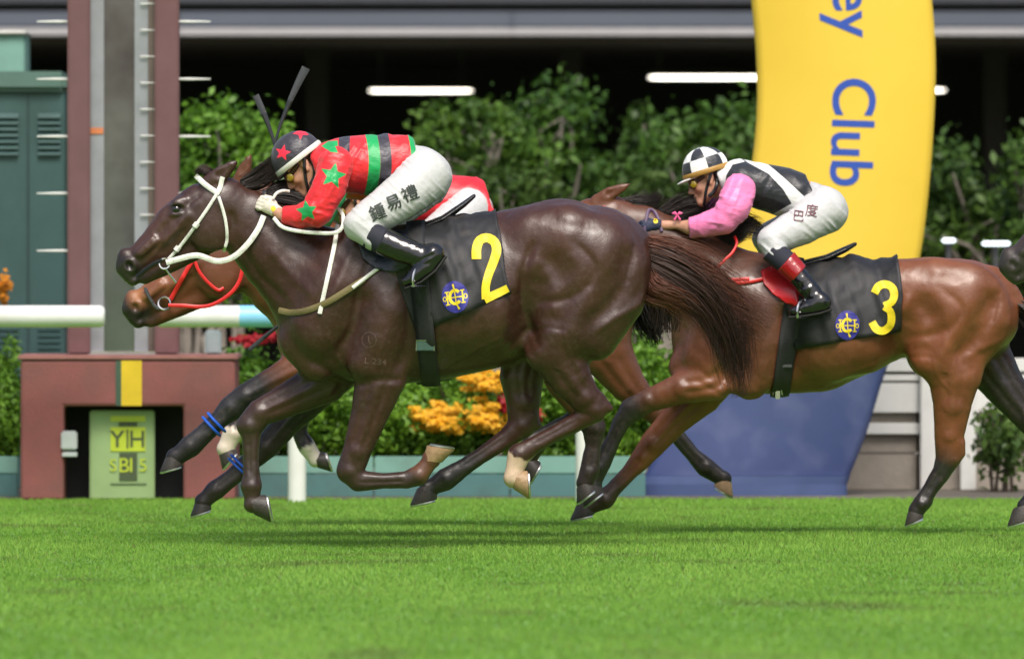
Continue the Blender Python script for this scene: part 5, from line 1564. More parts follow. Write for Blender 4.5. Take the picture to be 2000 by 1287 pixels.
hair_obj('mane', r3, Y3, M_HAIR, DK, [(1280, 430, 4, 12, 12), (1330, 412, 8, 26, 14), (1372, 395, 8, 22, 14), (1392, 372, 6, 10, 10)], 798, .85, 32, 0, 1.5, wave=7)
hair_obj('mane', r3, Y3, M_HAIR, DK, [(1380, 470, 0, 16, 16), (1420, 452, 2, 26, 20), (1460, 440, 2, 22, 18), (1490, 448, 0, 10, 12)], 798, .85, 33, 0, 1.5, wave=7)
hair_obj('tail', r3, Y3, M_HAIR, DK, [(1988, 590, 0, 14, 14), (2020, 612, 0, 24, 20), (2070, 660, 0, 34, 26), (2120, 740, 0, 24, 20)], 500, 1.6, 34, 0, 1.5, wave=8)
bow = MB()
c = W3(1322, 420, -52, Y3)
for sg in (-1, 1):
    bow.tube([c, c + Vector((sg * .012, -.004, .010)), c + Vector((sg * .026, 0, .008))], [.003, .010, .004], 8, flat=.004, side=(0, -1, 0))
    bow.tube([c, c + Vector((sg * .008, 0, -.014)), c + Vector((sg * .016, 0, -.026))], [.003, .005, .006], 8, flat=.003, side=(0, -1, 0))
bow.build('mane_bow', mat('pink_ribbon', (.75, .10, .28), .45, var=.1), r3)
bridle_part('purple_strap', [(1298, 575, -20), (1316, 580, -20), (1332, 592, -20)], 12, 6, mat('purple_bright', (.09, .03, .22), .5, var=.1), r3, bv3, Y3, n=10) if False else None
# ---- dark horse at the right edge
hair_obj('tail', rE, -.4, M_HAIR, DK, [(2994, 492, 0, 18, 14), (3060, 560, 0, 30, 24), (3130, 700, 0, 24, 18)], 200, 2.4, 35, 0, 1.4, wave=7)
ring(2046, 514, -32, 10, 2.2, -.4).build('bit_ring', M_STEEL, rE)
bridle_part('cheekpiece', [(2148, 380), (2102, 448), (2050, 510)], 8, 5, M_BLACK_LEATHER, rE, bvE, -.4)
# ------------------------------------------------------------------ jockeys
M_SKIN = mat('skin', (.46, .235, .15), .48, var=.12, vscale=30, bump=.12, bscale=300)
M_BREECH = mat('white_breeches', (.47, .47, .47), .55, var=.06, vscale=20, bump=.55, bscale=24, sheen=.1)
M_BOOT = mat('patent_boot', (.006, .006, .007), .12, var=.05, vscale=20, coat=.5, croughness=.06)
M_SOCK = mat('navy_sock', (.012, .013, .024), .8, var=.1)
M_LENS = mat('amber_lens', (.26, .19, .012), .10, var=0, coat=.6)
M_GOGGLE = mat('goggle_frame', (.05, .02, .014), .3, var=.1)

def silk(name, col, layers):
    return mat(name, col, .42, var=.06, vscale=16, layers=layers, spec=.45, sheen=.15, bump=.5, bscale=26, stretch=(1, .6, 1.6))

def fist(f, ox, oy, v, ax, ay, inv, k=1.0):
    """closed hand: palm, four bent fingers of unequal length, a thumb over the rein. (ax, ay) wrist to knuckles; inv: side the palm faces"""
    a = np.array([ax, ay]) / math.hypot(ax, ay)
    p = np.array([-a[1], a[0]])
    if p[1] < 0: p = -p                       # p points down the picture
    def at(u, t, w_): q = np.array([ox, oy]) + (a * u + p * t) * k; return (q[0], q[1], v + w_ * k)
    f.chain([(*at(-14, 1, 0), 12 * k, 10 * k), (*at(4, 0, 0), 15.5 * k, 10 * k)], 5)
    for i in range(4):
        t = -10.5 + 7.4 * i
        ln = (1.0, 1.1, 1.04, .86)[i]
        r_ = (5.0, 5.2, 4.9, 4.3)[i] * k
        k1 = at(12, t, -3 * inv); k2 = at(12 + 9 * ln, t * .95 + 2, 2 * inv); k3 = at(10 + 6 * ln, t * .95 + 5, 12 * inv); k4 = at(2, t * .9 + 4, 13 * inv)
        f.chain([(*k1, r_ * 1.15, r_ * 1.15), (*k2, r_ * 1.05, r_), (*k3, r_, r_ * .95), (*k4, r_ * .85, r_ * .85)], 1.6)
    f.chain([(*at(-6, -11, 2 * inv), 6.5 * k, 6 * k), (*at(6, -16, 7 * inv), 5.4 * k, 5 * k), (*at(16, -13, 10 * inv), 4.6 * k, 4.4 * k)], 2)

class HeadFrame:
    def __init__(s, o, f, k):
        s.o = np.array(o, float); n = math.hypot(*f); s.f = np.array(f) / n
        s.u = np.array([s.f[1], -s.f[0]]) if True else None
        if s.u[1] > 0: s.u = -s.u
        s.k = k
        s.ang = math.degrees(math.atan2(-s.f[1], -s.f[0]))   # turn of the local -forward axis
    def xy(s, a, b): return s.o + (s.f * a + s.u * b) * s.k
    def p(s, a, b, v, rp, rl): q = s.xy(a, b); return (q[0], q[1], v * s.k, rp * s.k, rl * s.k)

def build_head(f, H):
    k = H.k
    def E(a, b, v, ra, rv, rb, turn=0, kk=7, carve=False):
        q = H.xy(a, b)
        f.ell(q[0], q[1], v * k, ra * k, rv * k, rb * k, H.ang + turn, kk * k, carve)
    def Cn(pts, kk=6, carve=False): f.chain([H.p(*p) for p in pts], kk * k, carve)
    E(-2, 10, 0, 41, 33, 40)
    E(14, -24, 0, 25, 26, 36, 0, 12)
    Cn([(-6, -34, 24, 10, 9), (10, -52, 19, 10, 9), (27, -62, 8, 9, 9)], 10)
    Cn([(-6, -34, -24, 10, 9), (10, -52, -19, 10, 9), (27, -62, -8, 9, 9)], 10)
    E(31, -62, 0, 9, 13, 9, 0, 8)                       # chin
    Cn([(36, -12, 0, 5, 6), (43, -26, 0, 5, 6), (47, -34, 0, 6, 7)], 5)   # nose
    E(41, -36, 6, 5, 4, 4, 0, 3); E(41, -36, -6, 5, 4, 4, 0, 3)
    E(37, -46, 0, 7, 12, 4.5, 0, 4); E(36, -53, 0, 6, 10, 4.5, 0, 4)      # lips
    Cn([(44, -49.5, 0, 1.6, 7), (38, -49.5, 10, 1.4, 3)], 2, True); Cn([(44, -49.5, 0, 1.6, 7), (38, -49.5, -10, 1.4, 3)], 2, True)
    for sg in (1, -1):
        Cn([(34, -4, 8 * sg, 6, 7), (28, -5, 20 * sg, 6, 6)], 6)          # brow
        E(33, -15, 13 * sg, 7, 8, 6, 0, 5, True)                          # socket
        E(30, -15, 13 * sg, 6.5, 6.5, 6.5, 0, 2)                          # eye ball
        E(24, -29, 20 * sg, 11, 7, 9, 15, 7)                              # cheek bone
        E(-6, -14, 33 * sg, 9, 4.5, 14, 14, 3)                            # ear
        E(-5, -13, 38 * sg, 5, 3, 9, 14, 2.5, True)
        E(-4, -26, 34 * sg, 5, 3.5, 5, 0, 3)

def jockey(d):
    Y0 = d['Y']; s = sc(Y0)
    H = HeadFrame(d['head'], d['face'], d['hk'])
    t, na, fa, nl, fl_ = d['torso'], d['narm'], d['farm'], d['nleg'], d['fleg']
    allp = t + na + fa + nl + fl_
    x0 = min(min(p[0] for p in allp), H.o[0] - 70) - 60; x1 = max(p[0] for p in allp) + 75
    y0 = min(min(p[1] for p in allp), H.o[1] - 70) - 70; y1 = max(p[1] for p in allp) + 50
    base = P(t[1][0], HZ, Y0); base.z = CH - (max(p[1] for p in nl) - HZ) * s
    root = thing('person', base, d['label'], 'jockey', 'jockeys riding in the race')
    def fld(lo, hi, h, vr=165): return Field(lo[0], hi[0], -vr, vr, lo[1], hi[1], h)
    def rel(pts, g): return [(p[0], p[1], p[2], p[3] - g, p[4] - g) for p in pts]
    # the body: one skin
    hd = Field(H.o[0] - 85, H.o[0] + 85, -60, 60, H.o[1] - 85, H.o[1] + 95, 1.6)
    B = fld((x0, y0), (x1, y1), d.get('h', 2.6))
    B.chain(rel(t[:-1], 10), 12)
    nk = d['neck']
    B.chain(nk, 10)
    for l in (na, fa): B.chain(rel(l[:-1], 4) + [l[-1]], 10)
    for l in (nl, fl_): B.chain(rel(l, 4), 10)
    build_head(B, H)
    fist(B, *d['nhand'], d['hk'] * .86); fist(B, *d['fhand'], d['hk'] * .86)
    body, V, Q = sdf_obj(B, 'body', d.get('skin', M_SKIN), root, Y0, 1)
    # gloves
    for key, nm in (('nhand', 'glove'), ('fhand', 'glove')):
        hx, hy, hv, ax, ay, inv = d[key]
        g = Field(hx - 40, hx + 40, hv - 34, hv + 34, hy - 40, hy + 40, 1.15)
        fist(g, hx, hy, hv, ax, ay, inv, d['hk'])
        n = math.hypot(ax, ay)
        g.chain([(hx - ax / n * 16 * d['hk'], hy - ay / n * 16 * d['hk'], hv, 13 * d['hk'], 11.5 * d['hk']), (hx - ax / n * 22 * d['hk'], hy - ay / n * 22 * d['hk'], hv, 12.5 * d['hk'], 11 * d['hk'])], 3)
        o, _, _ = sdf_obj(g, nm, d['glove'], root, Y0, 1, lambda V: .35 * vnoise(V / 5.0, 4))
        if key == 'nhand':
            bg_ = bvh_of(o)
            q = d.get('badge')
            if q: link('badge', drape([disc(q[0], q[1], 5.2 * d['hk'], 6 * d['hk'], 14, -15)], bg_, Y0, .0015, 4), M_YELLOW_PRINT, o)
    # breeches
    br = fld((min(p[0] for p in nl) - 70, y0), (x1 + 20, y1), 2.4)
    for l in (nl, fl_):
        br.chain(l[:d['cuff']], 16)
    br.chain(d['seat'], 22)
    for c in d['cuts']: br.cut(*c)
    fd = d.get('folds', lambda V: 0 * V[:, 0])
    bo, Vb, Qb = sdf_obj(br, 'breeches', M_BREECH, root, Y0, 1, lambda V: 1.7 * ridged(np.c_[(V[:, 0] * .75 + V[:, 2] * .66) / 60, V[:, 1] / 60, (-V[:, 0] * .66 + V[:, 2] * .75) / 11], 7) * (.35 + .65 * np.clip(vnoise(V / 30.0, 9) + .4, 0, 1)) + .3 * vnoise(V / 22.0, 8))
    bvb = bvh_of(bo)
    for txt, x, y, sz, ang in d.get('type', []):
        link('lettering', drape(text_polys(txt, x, y, sz, ang) + (text_polys(txt, x + .9, y + .5, sz, ang) if d.get('tbold', 1) else []), bvb, Y0, .006, 2.5), d['ink'], bo)
    # jersey body
    je = fld((t[0][0] - 90, y0), (t[-1][0] + 75, y1), 2.2, 110)
    je.chain(t, 16)
    je.chain(d['yoke'], 14)
    for c in d['jcuts']: je.cut(*c)
    def jf(V):
        return (2.0 * ridged(np.c_[V[:, 0] / 18 + V[:, 2] / 26, V[:, 1] / 50, V[:, 2] / 60 - V[:, 0] / 90], 13) * np.clip(vnoise(V / 30.0, 17) + .6, 0, 1) + 1.6 * ridged(np.c_[V[:, 0] / 34 - V[:, 2] / 17, V[:, 1] / 40, V[:, 2] / 40], 14) * np.clip(vnoise(V / 28.0, 16) + .4, 0, 1) + .2 * vnoise(V / 7.0, 15))
    jo, Vj, Qj = sdf_obj(je, 'jersey', d['jmat'], root, Y0, 1, jf)
    for nm, fn in d['jprint'].items(): fattr(jo.data, nm, fn(Vj))
    # sleeves
    for i, l in enumerate((na, fa)):
        l = l[:d['scuff']]
        c = np.array(l)
        sl = Field(c[:, 0].min() - 60, c[:, 0].max() + 60, c[:, 2].min() - 60, c[:, 2].max() + 60, c[:, 1].min() - 60, c[:, 1].max() + 60, 1.9)
        sl.chain(l, 10)
        e, p2 = c[-1], c[-2]
        n = (e - p2)[:2]; n = n / np.hypot(*n)
        sl.cut(e[0], e[1], n[0], n[1])
        def sf(V):
            return 1.9 * ridged(np.c_[V[:, 0] / 13 + V[:, 2] / 30, V[:, 1] / 30, V[:, 2] / 60], 23 + i) * np.clip(vnoise(V / 26.0, 27) + .55, 0, 1) + 2.1 * ridged(np.c_[V[:, 0] / 50 - V[:, 2] / 13, V[:, 1] / 26, V[:, 2] / 40 + V[:, 0] / 50], 24) * np.clip(vnoise(V / 22.0, 26) + .45, 0, 1) + .6 * vnoise(V / 14.0, 25)
        o, Vs, Qs = sdf_obj(sl, 'sleeve', d['smat'], root, Y0, 1, sf)
        for nm, fn in d.get('sprint', {}).items(): fattr(o.data, nm, fn(Vs))
    # socks, boots with sole and stirrup
    for i, l in enumerate((nl, fl_)):
        b = d['boots'][i]
        sk = Field(b['x0'] - 60, b['x1'] + 40, b['v'] - 45, b['v'] + 45, b['y0'] - 60, b['y1'] + 40, 2.0)
        sk.chain(b['sock'], 5)
        for c in b.get('scut', []): sk.cut(*c)
        sdf_obj(sk, 'sock', d.get('sock', M_SOCK), root, Y0)
        bt = Field(b['x0'] - 40, b['x1'] + 50, b['v'] - 50, b['v'] + 50, b['y0'] - 50, b['y1'] + 50, 1.7)
        bt.chain(b['shaft'], 5); bt.chain(b['foot'], 7)
        for c in b.get('bcut', []): bt.cut(*c)
        wr = b.get('wrinkle', (0, 0))
        o, Vt, Qt = sdf_obj(bt, 'boot', M_BOOT, root, Y0, 1, lambda V: 1.5 * vnoise(np.c_[V[:, 0] / 30, V[:, 1] / 20, V[:, 2] / 6.5 + V[:, 0] / 14], 31) * np.exp(-((V[:, 0] - wr[0]) ** 2 + (V[:, 2] - wr[1]) ** 2) / 900) + .4 * vnoise(V / 9.0, 33))
        if b.get('top'):
            tp = Field(b['x0'] - 60, b['x1'] + 50, b['v'] - 50, b['v'] + 50, b['y0'] - 60, b['y1'] + 50, 1.8)
            tp.chain(b['top'], 3)
            for c in b['tcut']: tp.cut(*c)
            sdf_obj(tp, 'boot_top', mat('red_patent', (.28, .008, .010), .15, var=.08, vscale=40, coat=.4, bump=.3, bscale=60), o, Y0)
        so_ = MB()
        sp = b['sole']
        so_.tube([W3(x, y, b['v'], Y0) for x, y in sp], [r_ * s for r_ in b['sw']], 10, flat=3.2 * s, side=b['sn'])
        so_.build('sole', mat('boot_sole', (.012, .011, .010), .6), o)
    # helmet
    hf = Field(H.o[0] - 95, H.o[0] + 95, -66, 66, H.o[1] - 95, H.o[1] + 80, 1.9)
    q = H.xy(-2, 8)
    hf.ell(q[0], q[1], 0, 53 * H.k, 45 * H.k, 50 * H.k, H.ang, 1)
    hf.cut(H.o[0], H.o[1], -H.u[0], -H.u[1], k=4)
    ho, Vh, Qh = sdf_obj(hf, 'helmet', d['hmat'], root, Y0, 1, lambda V: .7 * vnoise(V / 14.0, 41) + .3 * vnoise(V / 6.0, 42))
    L = (Vh[:, [0, 2]] - H.o) / H.k
    La, Lb, Lv = L @ H.f, L @ H.u, Vh[:, 1] / H.k
    for nm, fn in d['hprint'].items(): fattr(ho.data, nm, fn(Vh, La, Lb, Lv))
    rim = []
    for a in np.linspace(0, 2 * math.pi, 41):
        q = H.xy(-2 + 53 * math.cos(a), 2.5)
        rim.append(W3(q[0], q[1], 45.5 * H.k * math.sin(a), Y0))
    un = Vector((H.u[0], 0, -H.u[1]))
    MB().tube(rim, 3.0 * H.k * s, 8, cap=False, flat=6.0 * H.k * s, side=un).build('helmet_trim', d['trim'], ho)
    # peak
    pk = Field(H.o[0] - 110, H.o[0] + 60, -50, 50, H.o[1] - 70, H.o[1] + 90, 1.7)
    q = H.xy(38, -4)
    pk.ell(q[0], q[1], 0, d.get('peak', 24) * H.k, 34 * H.k, 4.0 * H.k, H.ang - d.get('ptilt', 8), 1)
    sdf_obj(pk, 'peak', d['pmat'], ho, Y0)
    # strap, goggles
    hp = bvh_of(body)
    def hs(pts, wd, th, off=2.0): return strap([(*H.xy(a, b),) for a, b in pts], wd * H.k, th * H.k, hp, Y0, off=off, dflt=Y0 - 30 * s, n=24)
    hs([(-12, -4), (2, -24), (14, -44), (22, -62), (26, -70)], 7, 5).build('chin_strap', M_BLACK_LEATHER, root)
    hs([(-20, -6), (-18, -28), (-6, -46), (10, -54)], 9, 6, 3).build('chin_strap', M_BLACK_LEATHER, root)
    gx = Field(H.o[0] - 80, H.o[0] + 70, -46, 46, H.o[1] - 70, H.o[1] + 90, 1.5)
    for sg in (1, -1):
        q = H.xy(36, -16)
        gx.ell(q[0], q[1], 14 * sg * H.k, 10 * H.k, 15.5 * H.k, 13 * H.k, H.ang, 4 * H.k)
        gx.chain([H.p(30, -13, 20 * sg, 7, 6), H.p(8, -8, 31 * sg, 4.5, 3)], 4)
    go, _, _ = sdf_obj(gx, 'goggles', M_GOGGLE, root, Y0)
    for sg in (1, -1):
        q = H.xy(35, -18)
        b = bmesh.new(); bmesh.ops.create_uvsphere(b, u_segments=18, v_segments=12, radius=1)
        me = bpy.data.meshes.new('lens'); b.to_mesh(me); b.free()
        rr = 8.8 * H.k * s
        f3 = Vector((H.f[0], 0, -H.f[1])); u3 = un
        ax = (f3 * .4 + Vector((0, sg, 0)) * .92).normalized()
        zx = ax.cross(u3).normalized()
        me.transform(Matrix.Translation(W3(q[0], q[1], 26.5 * sg * H.k, Y0)) @ Matrix((zx, u3, ax)).transposed().to_4x4() @ Matrix.Diagonal((rr, rr, rr * .45, 1)))
        link('lens', me, M_LENS, go)
    if d.get('band'):
        pass
    return root, body, bvb

def tstripe(V): return V[:, 0] + ((V[:, 2] - 318) / 60) ** 2 * 9
RED, GRN, BLKC = (.66, .018, .026), (.005, .32, .085), (.035, .032, .045)
def band(a, b): return lambda V: np.minimum(tstripe(V) - a, b - tstripe(V))
def poly(*ps): return lambda V: np.max([sdpoly(V[:, 0], V[:, 2], p) for p in ps], 0)

J2 = dict(Y=0.0, head=(583, 313), face=(-.79, .61), hk=.97, label='jockey in red, green and black striped silks with star-marked black cap',
    torso=[(652, 326, 0, 46, 66), (690, 322, 0, 56, 70), (730, 322, 0, 59, 68), (785, 318, 0, 54, 60), (822, 332, 0, 46, 58)],
    neck=[(600, 334, 0, 24, 23), (640, 328, 0, 28, 30)],
    narm=[(658, 322, -64, 34, 30), (645, 365, -80, 33, 29), (622, 412, -84, 30, 26), (588, 424, -66, 23, 22), (552, 421, -48, 16, 15), (540, 414, -42, 11, 10)],
    farm=[(645, 322, 62, 32, 28), (622, 365, 76, 30, 26), (595, 405, 70, 26, 22), (565, 405, 52, 20, 18), (548, 402, 40, 15, 14), (540, 398, 34, 11, 10)],
    nhand=(526, 404, -40, -.82, -.50, 1), fhand=(532, 392, 26, -.85, -.40, -1),
    nleg=[(832, 345, -38, 50, 46), (785, 385, -82, 44, 40), (706, 440, -112, 34, 30), (730, 464, -124, 26, 24), (790, 490, -140, 23, 21), (835, 505, -150, 20, 18)],
    fleg=[(832, 345, 38, 50, 46), (785, 385, 82, 44, 40), (706, 440, 112, 34, 30), (730, 464, 124, 26, 24), (790, 490, 140, 23, 21), (835, 505, 150, 20, 18)],
    cuff=4, seat=[(800, 322, 0, 40, 52), (818, 330, 0, 44, 60), (832, 346, 0, 44, 64)], cuts=[(732, 470, .88, .47)] and [],
    yoke=[(625, 318, 0, 34, 44), (655, 318, 0, 44, 66)], jcuts=[(820, 330, .93, -.2), (612, 318, -.95, .3)],
    jmat=silk('jersey_stripes', RED, [('green_a', GRN), ('black_a', BLKC), ('black_b', BLKC), ('green_b', GRN), ('yoke_star', GRN), ('hem', BLKC)]),
    jprint=dict(green_a=band(721, 744), black_a=band(744, 766), black_b=lambda V: np.minimum(np.minimum(V[:, 0] - 662, 684 - V[:, 0]), 330 - V[:, 2]),
                green_b=lambda V: np.minimum(tstripe(V) - 804, 818 - tstripe(V)), hem=lambda V: tstripe(V) - 818,
                yoke_star=poly([(628, 286), (642, 276), (660, 275), (662, 300), (650, 300)])),
    smat=silk('sleeve_stars', RED, [('star_a', GRN), ('star_b', GRN), ('yoke', GRN)]),
    sprint=dict(star_a=poly(star(652, 344, 27, 12, .45)), star_b=poly(star(601, 413, 22, -8, .48)), yoke=poly([(628, 280), (650, 272), (662, 300), (646, 298)])), scuff=5,
    glove=mat('cream_glove', (.62, .56, .48), .65, var=.12, vscale=40, bump=.3, bscale=200), badge=(535, 408),
    type=[('鍾', 738, 414, 33, -22), ('易', 769, 396, 32, -22), ('禮', 801, 378, 33, -22)], ink=mat('black_ink', (.02, .03, .022), .6, var=.1),
    hmat=silk('cap_black', (.030, .027, .038), [('star_a', (.75, .02, .05)), ('star_b', (.75, .02, .05))]),
    hprint=dict(star_a=lambda V, a, b, v: sdpoly(V[:, 0], V[:, 2], star(553, 299, 17, 12, .42)) + np.where(V[:, 1] > 0, 0, 0), star_b=lambda V, a, b, v: sdpoly(V[:, 0], V[:, 2], star(588, 258, 17, 40, .42))),
    trim=mat('cap_trim_white', (.6, .6, .54), .5, var=.1), peak=22, pmat=mat('cap_peak_black', (.02, .018, .022), .4, var=.1),
    boots=[dict(v=sg * 152, x0=690, x1=880, y0=430, y1=570, sock=[(724, 458, sg * 122, 27, 26), (752, 474, sg * 130, 26, 24)],
                scut=[(719, 461, -.88, -.45)], shaft=[(748, 471, sg * 128, 28, 26), (785, 487, sg * 139, 26, 24), (822, 500, sg * 148, 23, 21)], bcut=[(743, 474, -.88, -.45)],
                foot=[(846, 497, sg * 152, 23, 20), (834, 520, sg * 153, 20, 20), (810, 540, sg * 154, 16, 18), (796, 548, sg * 154, 11, 14)], wrinkle=(828, 500),
                sole=[(872, 500), (852, 528), (824, 550), (792, 563)], sw=[10, 17, 19, 13], sn=(.55, 0, -.8)) for sg in (-1, 1)])
pj2, jb2, jbv2 = jockey(J2)

def checker(V, a, b, v):
    th = np.arctan2(v / 45, (a + 2) / 53)
    ph = np.arcsin(np.clip((b - 8) / 50, -1, 1))
    q = np.sin(th * 4.0 + .5) * np.sin(ph * 3.9 + 1.1)
    return q * 12
W_ = (.74, .74, .72); PINK = (.80, .20, .42); NV = (.010, .011, .022)
J3 = dict(Y=2.6, head=(1378, 337), face=(-.955, .30), hk=.86, label='jockey in black and white silks with pink sleeves and checkered cap',
    torso=[(1442, 352, 0, 36, 58), (1480, 362, 0, 44, 60), (1530, 375, 0, 48, 58), (1575, 388, 0, 44, 52), (1600, 396, 0, 40, 50)],
    neck=[(1396, 366, 0, 20, 20), (1436, 356, 0, 24, 26)],
    narm=[(1442, 372, -60, 32, 28), (1432, 404, -74, 32, 28), (1415, 428, -74, 28, 25), (1375, 440, -58, 23, 21), (1346, 444, -46, 19, 18), (1322, 440, -38, 12, 11), (1296, 440, -32, 10, 9)],
    farm=[(1436, 368, 56, 30, 26), (1415, 398, 66, 28, 25), (1390, 420, 60, 24, 22), (1360, 430, 46, 20, 18), (1338, 434, 38, 16, 15), (1318, 434, 30, 11, 10), (1298, 436, 26, 10, 9)],
    nhand=(1266, 442, -32, -.98, .15, 1), fhand=(1276, 436, 24, -.98, .1, -1),
    nleg=[(1608, 412, -34, 44, 42), (1565, 440, -68, 38, 36), (1506, 470, -96, 29, 27), (1512, 494, -108, 23, 22), (1545, 520, -120, 20, 19), (1582, 575, -134, 17, 16)],
    fleg=[(1608, 412, 34, 44, 42), (1565, 440, 68, 38, 36), (1500, 466, 96, 29, 27), (1512, 494, 108, 23, 22), (1545, 520, 120, 20, 19), (1582, 575, 134, 17, 16)],
    cuff=4, seat=[(1582, 392, 0, 36, 46), (1598, 400, 0, 38, 54), (1612, 412, 0, 40, 58)], cuts=[],
    yoke=[(1412, 348, 0, 26, 36), (1445, 350, 0, 36, 58)], jcuts=[(1596, 394, .90, -.42), (1404, 352, -.95, .3)],
    jmat=silk('jersey_black', (.016, .017, .022), [('sash', W_), ('yoke', W_)]),
    jprint=dict(yoke=poly([(1400, 300), (1432, 300), (1455, 316), (1430, 322), (1418, 342), (1412, 378), (1400, 380)]),
                sash=lambda V: np.maximum(sdpoly(V[:, 0], V[:, 2], [(1440, 300), (1500, 322), (1530, 348), (1556, 372), (1578, 392), (1560, 420), (1530, 436), (1480, 440), (1470, 432), (1510, 418), (1545, 398), (1528, 370), (1500, 340), (1460, 318)]), -99)),
    smat=silk('sleeve_pink', PINK, []), scuff=5,
    glove=mat('navy_glove', (.012, .018, .05), .6, var=.15, vscale=60, bump=.4, bscale=200), badge=(1280, 432),
    type=[('巴', 1558, 422, 24, 8), ('度', 1583, 411, 26, 8)], ink=mat('maroon_ink', (.10, .012, .025), .6, var=.1), tbold=0,
    hmat=silk('cap_checks', (.022, .024, .032), [('check', (.78, .78, .76))]), hprint=dict(check=checker),
    trim=mat('cap_band_gold', (.36, .20, .04), .5, var=.1), peak=34, ptilt=6, pmat=mat('cap_peak_white', (.62, .60, .60), .45, var=.08),
    boots=[dict(v=sg * 138, x0=1470, x1=1640, y0=470, y1=630, sock=[(1508, 492, sg * 106, 24, 23), (1535, 514, sg * 117, 23, 22)], scut=[(1500, 490, -.75, -.66)],
                shaft=[(1556, 540, sg * 126, 20, 19), (1574, 562, sg * 132, 20, 18), (1590, 582, sg * 136, 19, 17)], foot=[(1602, 590, sg * 138, 18, 17), (1580, 598, sg * 138, 16, 17), (1560, 603, sg * 138, 12, 15), (1546, 607, sg * 138, 9, 12)],
                top=[(1530, 509, sg * 116, 25, 24), (1558, 538, sg * 126, 22, 21)], tcut=[(1532, 510, -.75, -.66), (1556, 537, .75, .66)], wrinkle=(1580, 565),
                sole=[(1621, 603), (1597, 611), (1568, 616), (1536, 619)], sw=[9, 13, 15, 11], sn=(.1, 0, -1)) for sg in (-1, 1)])
pj3, jb3, jbv3 = jockey(J3)

def stirrup(root, x, y, v, r, Y0, ang=0):
    s = sc(Y0)
    pts = []
    for a in np.linspace(math.radians(200), math.radians(-20), 16):
        pts.append(W3(x, y - r * 1.1 * math.sin(a) - r * .3, v + r * .95 * math.cos(a), Y0) + Vector((r * .55 * math.cos(a) * s, 0, 0)))
    m = MB(); m.tube(pts, 2.4 * s, 6)
    m.tube([pts[0], pts[-1]], 5 * s, 6, flat=2 * s, side=(0, 0, 1))
    m.build('stirrup', M_STEEL, root)
stirrup(r2, 822, 556, -152, 26, 0.0); stirrup(r2, 822, 556, 152, 26, 0.0)
stirrup(r3, 1566, 618, -138, 24, Y3); stirrup(r3, 1566, 618, 138, 24, Y3)

# copies for the two riders hidden behind: same build, their own silks
def rider_copy(src, label, shift, mats, yo):
    r_ = src.copy(); C.objects.link(r_); r_.location = src.location + shift; r_['label'] = label
    inv = Matrix.Translation(-src.location)
    def rec(o, par):
        for ch in o.children:
            if ch.name.split('.')[0] in ('lettering', 'badge'): continue
            c = ch.copy(); C.objects.link(c); c.parent = par
            c.matrix_parent_inverse = ch.matrix_parent_inverse.copy()
            nm = ch.name.split('.')[0]
            if nm in mats:
                c.data = ch.data.copy(); c.data.materials.clear(); c.data.materials.append(mats[nm])
            rec(ch, c)
    rec(src, r_)
    return r_
sh = P(955, 428, 4.0) - P(874, 362, 0)
pB = rider_copy(pj2, 'jockey in plain red silks and white breeches, bent low behind the striped jockey', sh,
    dict(jersey=mat('silk_red', (.62, .018, .03), .4, var=.08), sleeve=mat('silk_orange', (.75, .16, .02), .4, var=.08), helmet=MATS['silk_red']), 4)
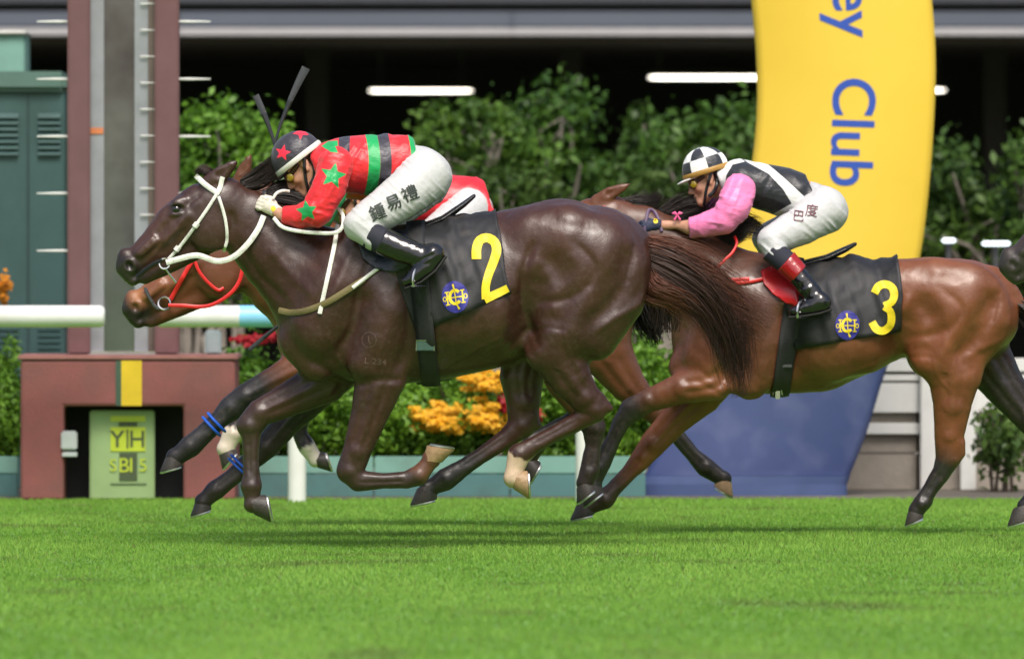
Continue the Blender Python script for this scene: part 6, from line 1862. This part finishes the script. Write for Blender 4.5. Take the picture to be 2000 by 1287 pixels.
for ch in pB.children:
    if ch.name.split('.')[0] == 'jersey':      # a longer jersey that hangs over the hips
        co_ = np.zeros(len(ch.data.vertices) * 3); ch.data.vertices.foreach_get('co', co_); co_ = co_.reshape(-1, 3)
        x0_ = co_[:, 0].min(); f_ = (co_[:, 0] - x0_) / np.ptp(co_[:, 0])
        co_[:, 0] = x0_ + (co_[:, 0] - x0_) * (1 + .30 * f_); co_[:, 2] -= .035 * f_ ** 2; co_[:, 1] *= 1 + .12 * f_
        ch.data.vertices.foreach_set('co', co_.ravel()); ch.data.update()
sh = P(826, 362, 1.6) - P(830, 350, 0)
pA = rider_copy(pj2, 'jockey on the red-bridled bay, hidden behind the striped jockey but for his raised whip', sh,
    dict(jersey=mat('silk_orange_b', (.7, .14, .02), .4, var=.08), sleeve=mat('silk_green_b', (.03, .3, .1), .4, var=.08), helmet=MATS['silk_orange_b']), 1.6)

# whips: each held in a hand, a thing of its own
def whip(pts, rad, label, Y0):
    b = W3(*pts[0], Y0)
    root = thing('riding_whip', b, label, 'whip', 'riding whips')
    g = spline(pts, 24)
    n = len(rad)
    rr = np.interp(np.linspace(0, 1, 24), np.linspace(0, 1, n), rad) * sc(Y0)
    k = 17
    MB().tube([W3(*p, Y0) for p in g[:k + 1]], list(rr[:k + 1]), 8).build('shaft', mat('whip_black', (.02, .022, .028), .45, var=.3, vscale=60, bump=.4, bscale=300), root)
    MB().tube([W3(*p, Y0) for p in g[k:]], list(rr[k:]), 8, flat=rr[-1] * .35, side=(0, -1, 0)).build('flap', mat('whip_flap', (.035, .037, .046), .5, var=.3, vscale=60, bump=.4, bscale=200), root)
    return root
whip([(530, 395, 30), (534, 330, 34), (538, 275, 36), (556, 220, 36), (578, 170, 36), (597, 132, 36)], [2.6, 2.2, 2.4, 3.0, 4.4, 7.0, 9.0], 'long black whip with flared flap, upright above the star-marked cap', 0.0)
whip([(545, 330, 20), (535, 280, 20), (520, 235, 20), (499, 186, 20)], [2.4, 2.6, 4.0, 6.5, 7.0], 'shorter black whip leaning left beside the longer upright whip', 1.6)
whip([(600, 590, 60), (548, 632, 60), (516, 658, 60), (485, 684, 60)], [2.4, 2.6, 3.2, 4.5, 4.5], 'black whip pointing down below the dark brown horse\'s chest strap', .7)
whip([(1250, 430, -20), (1300, 455, -20), (1325, 480, -26), (1350, 510, -30)], [3, 3, 2.6, 2.4], 'black whip lying across the number 3 horse\'s neck under the navy glove', Y3)
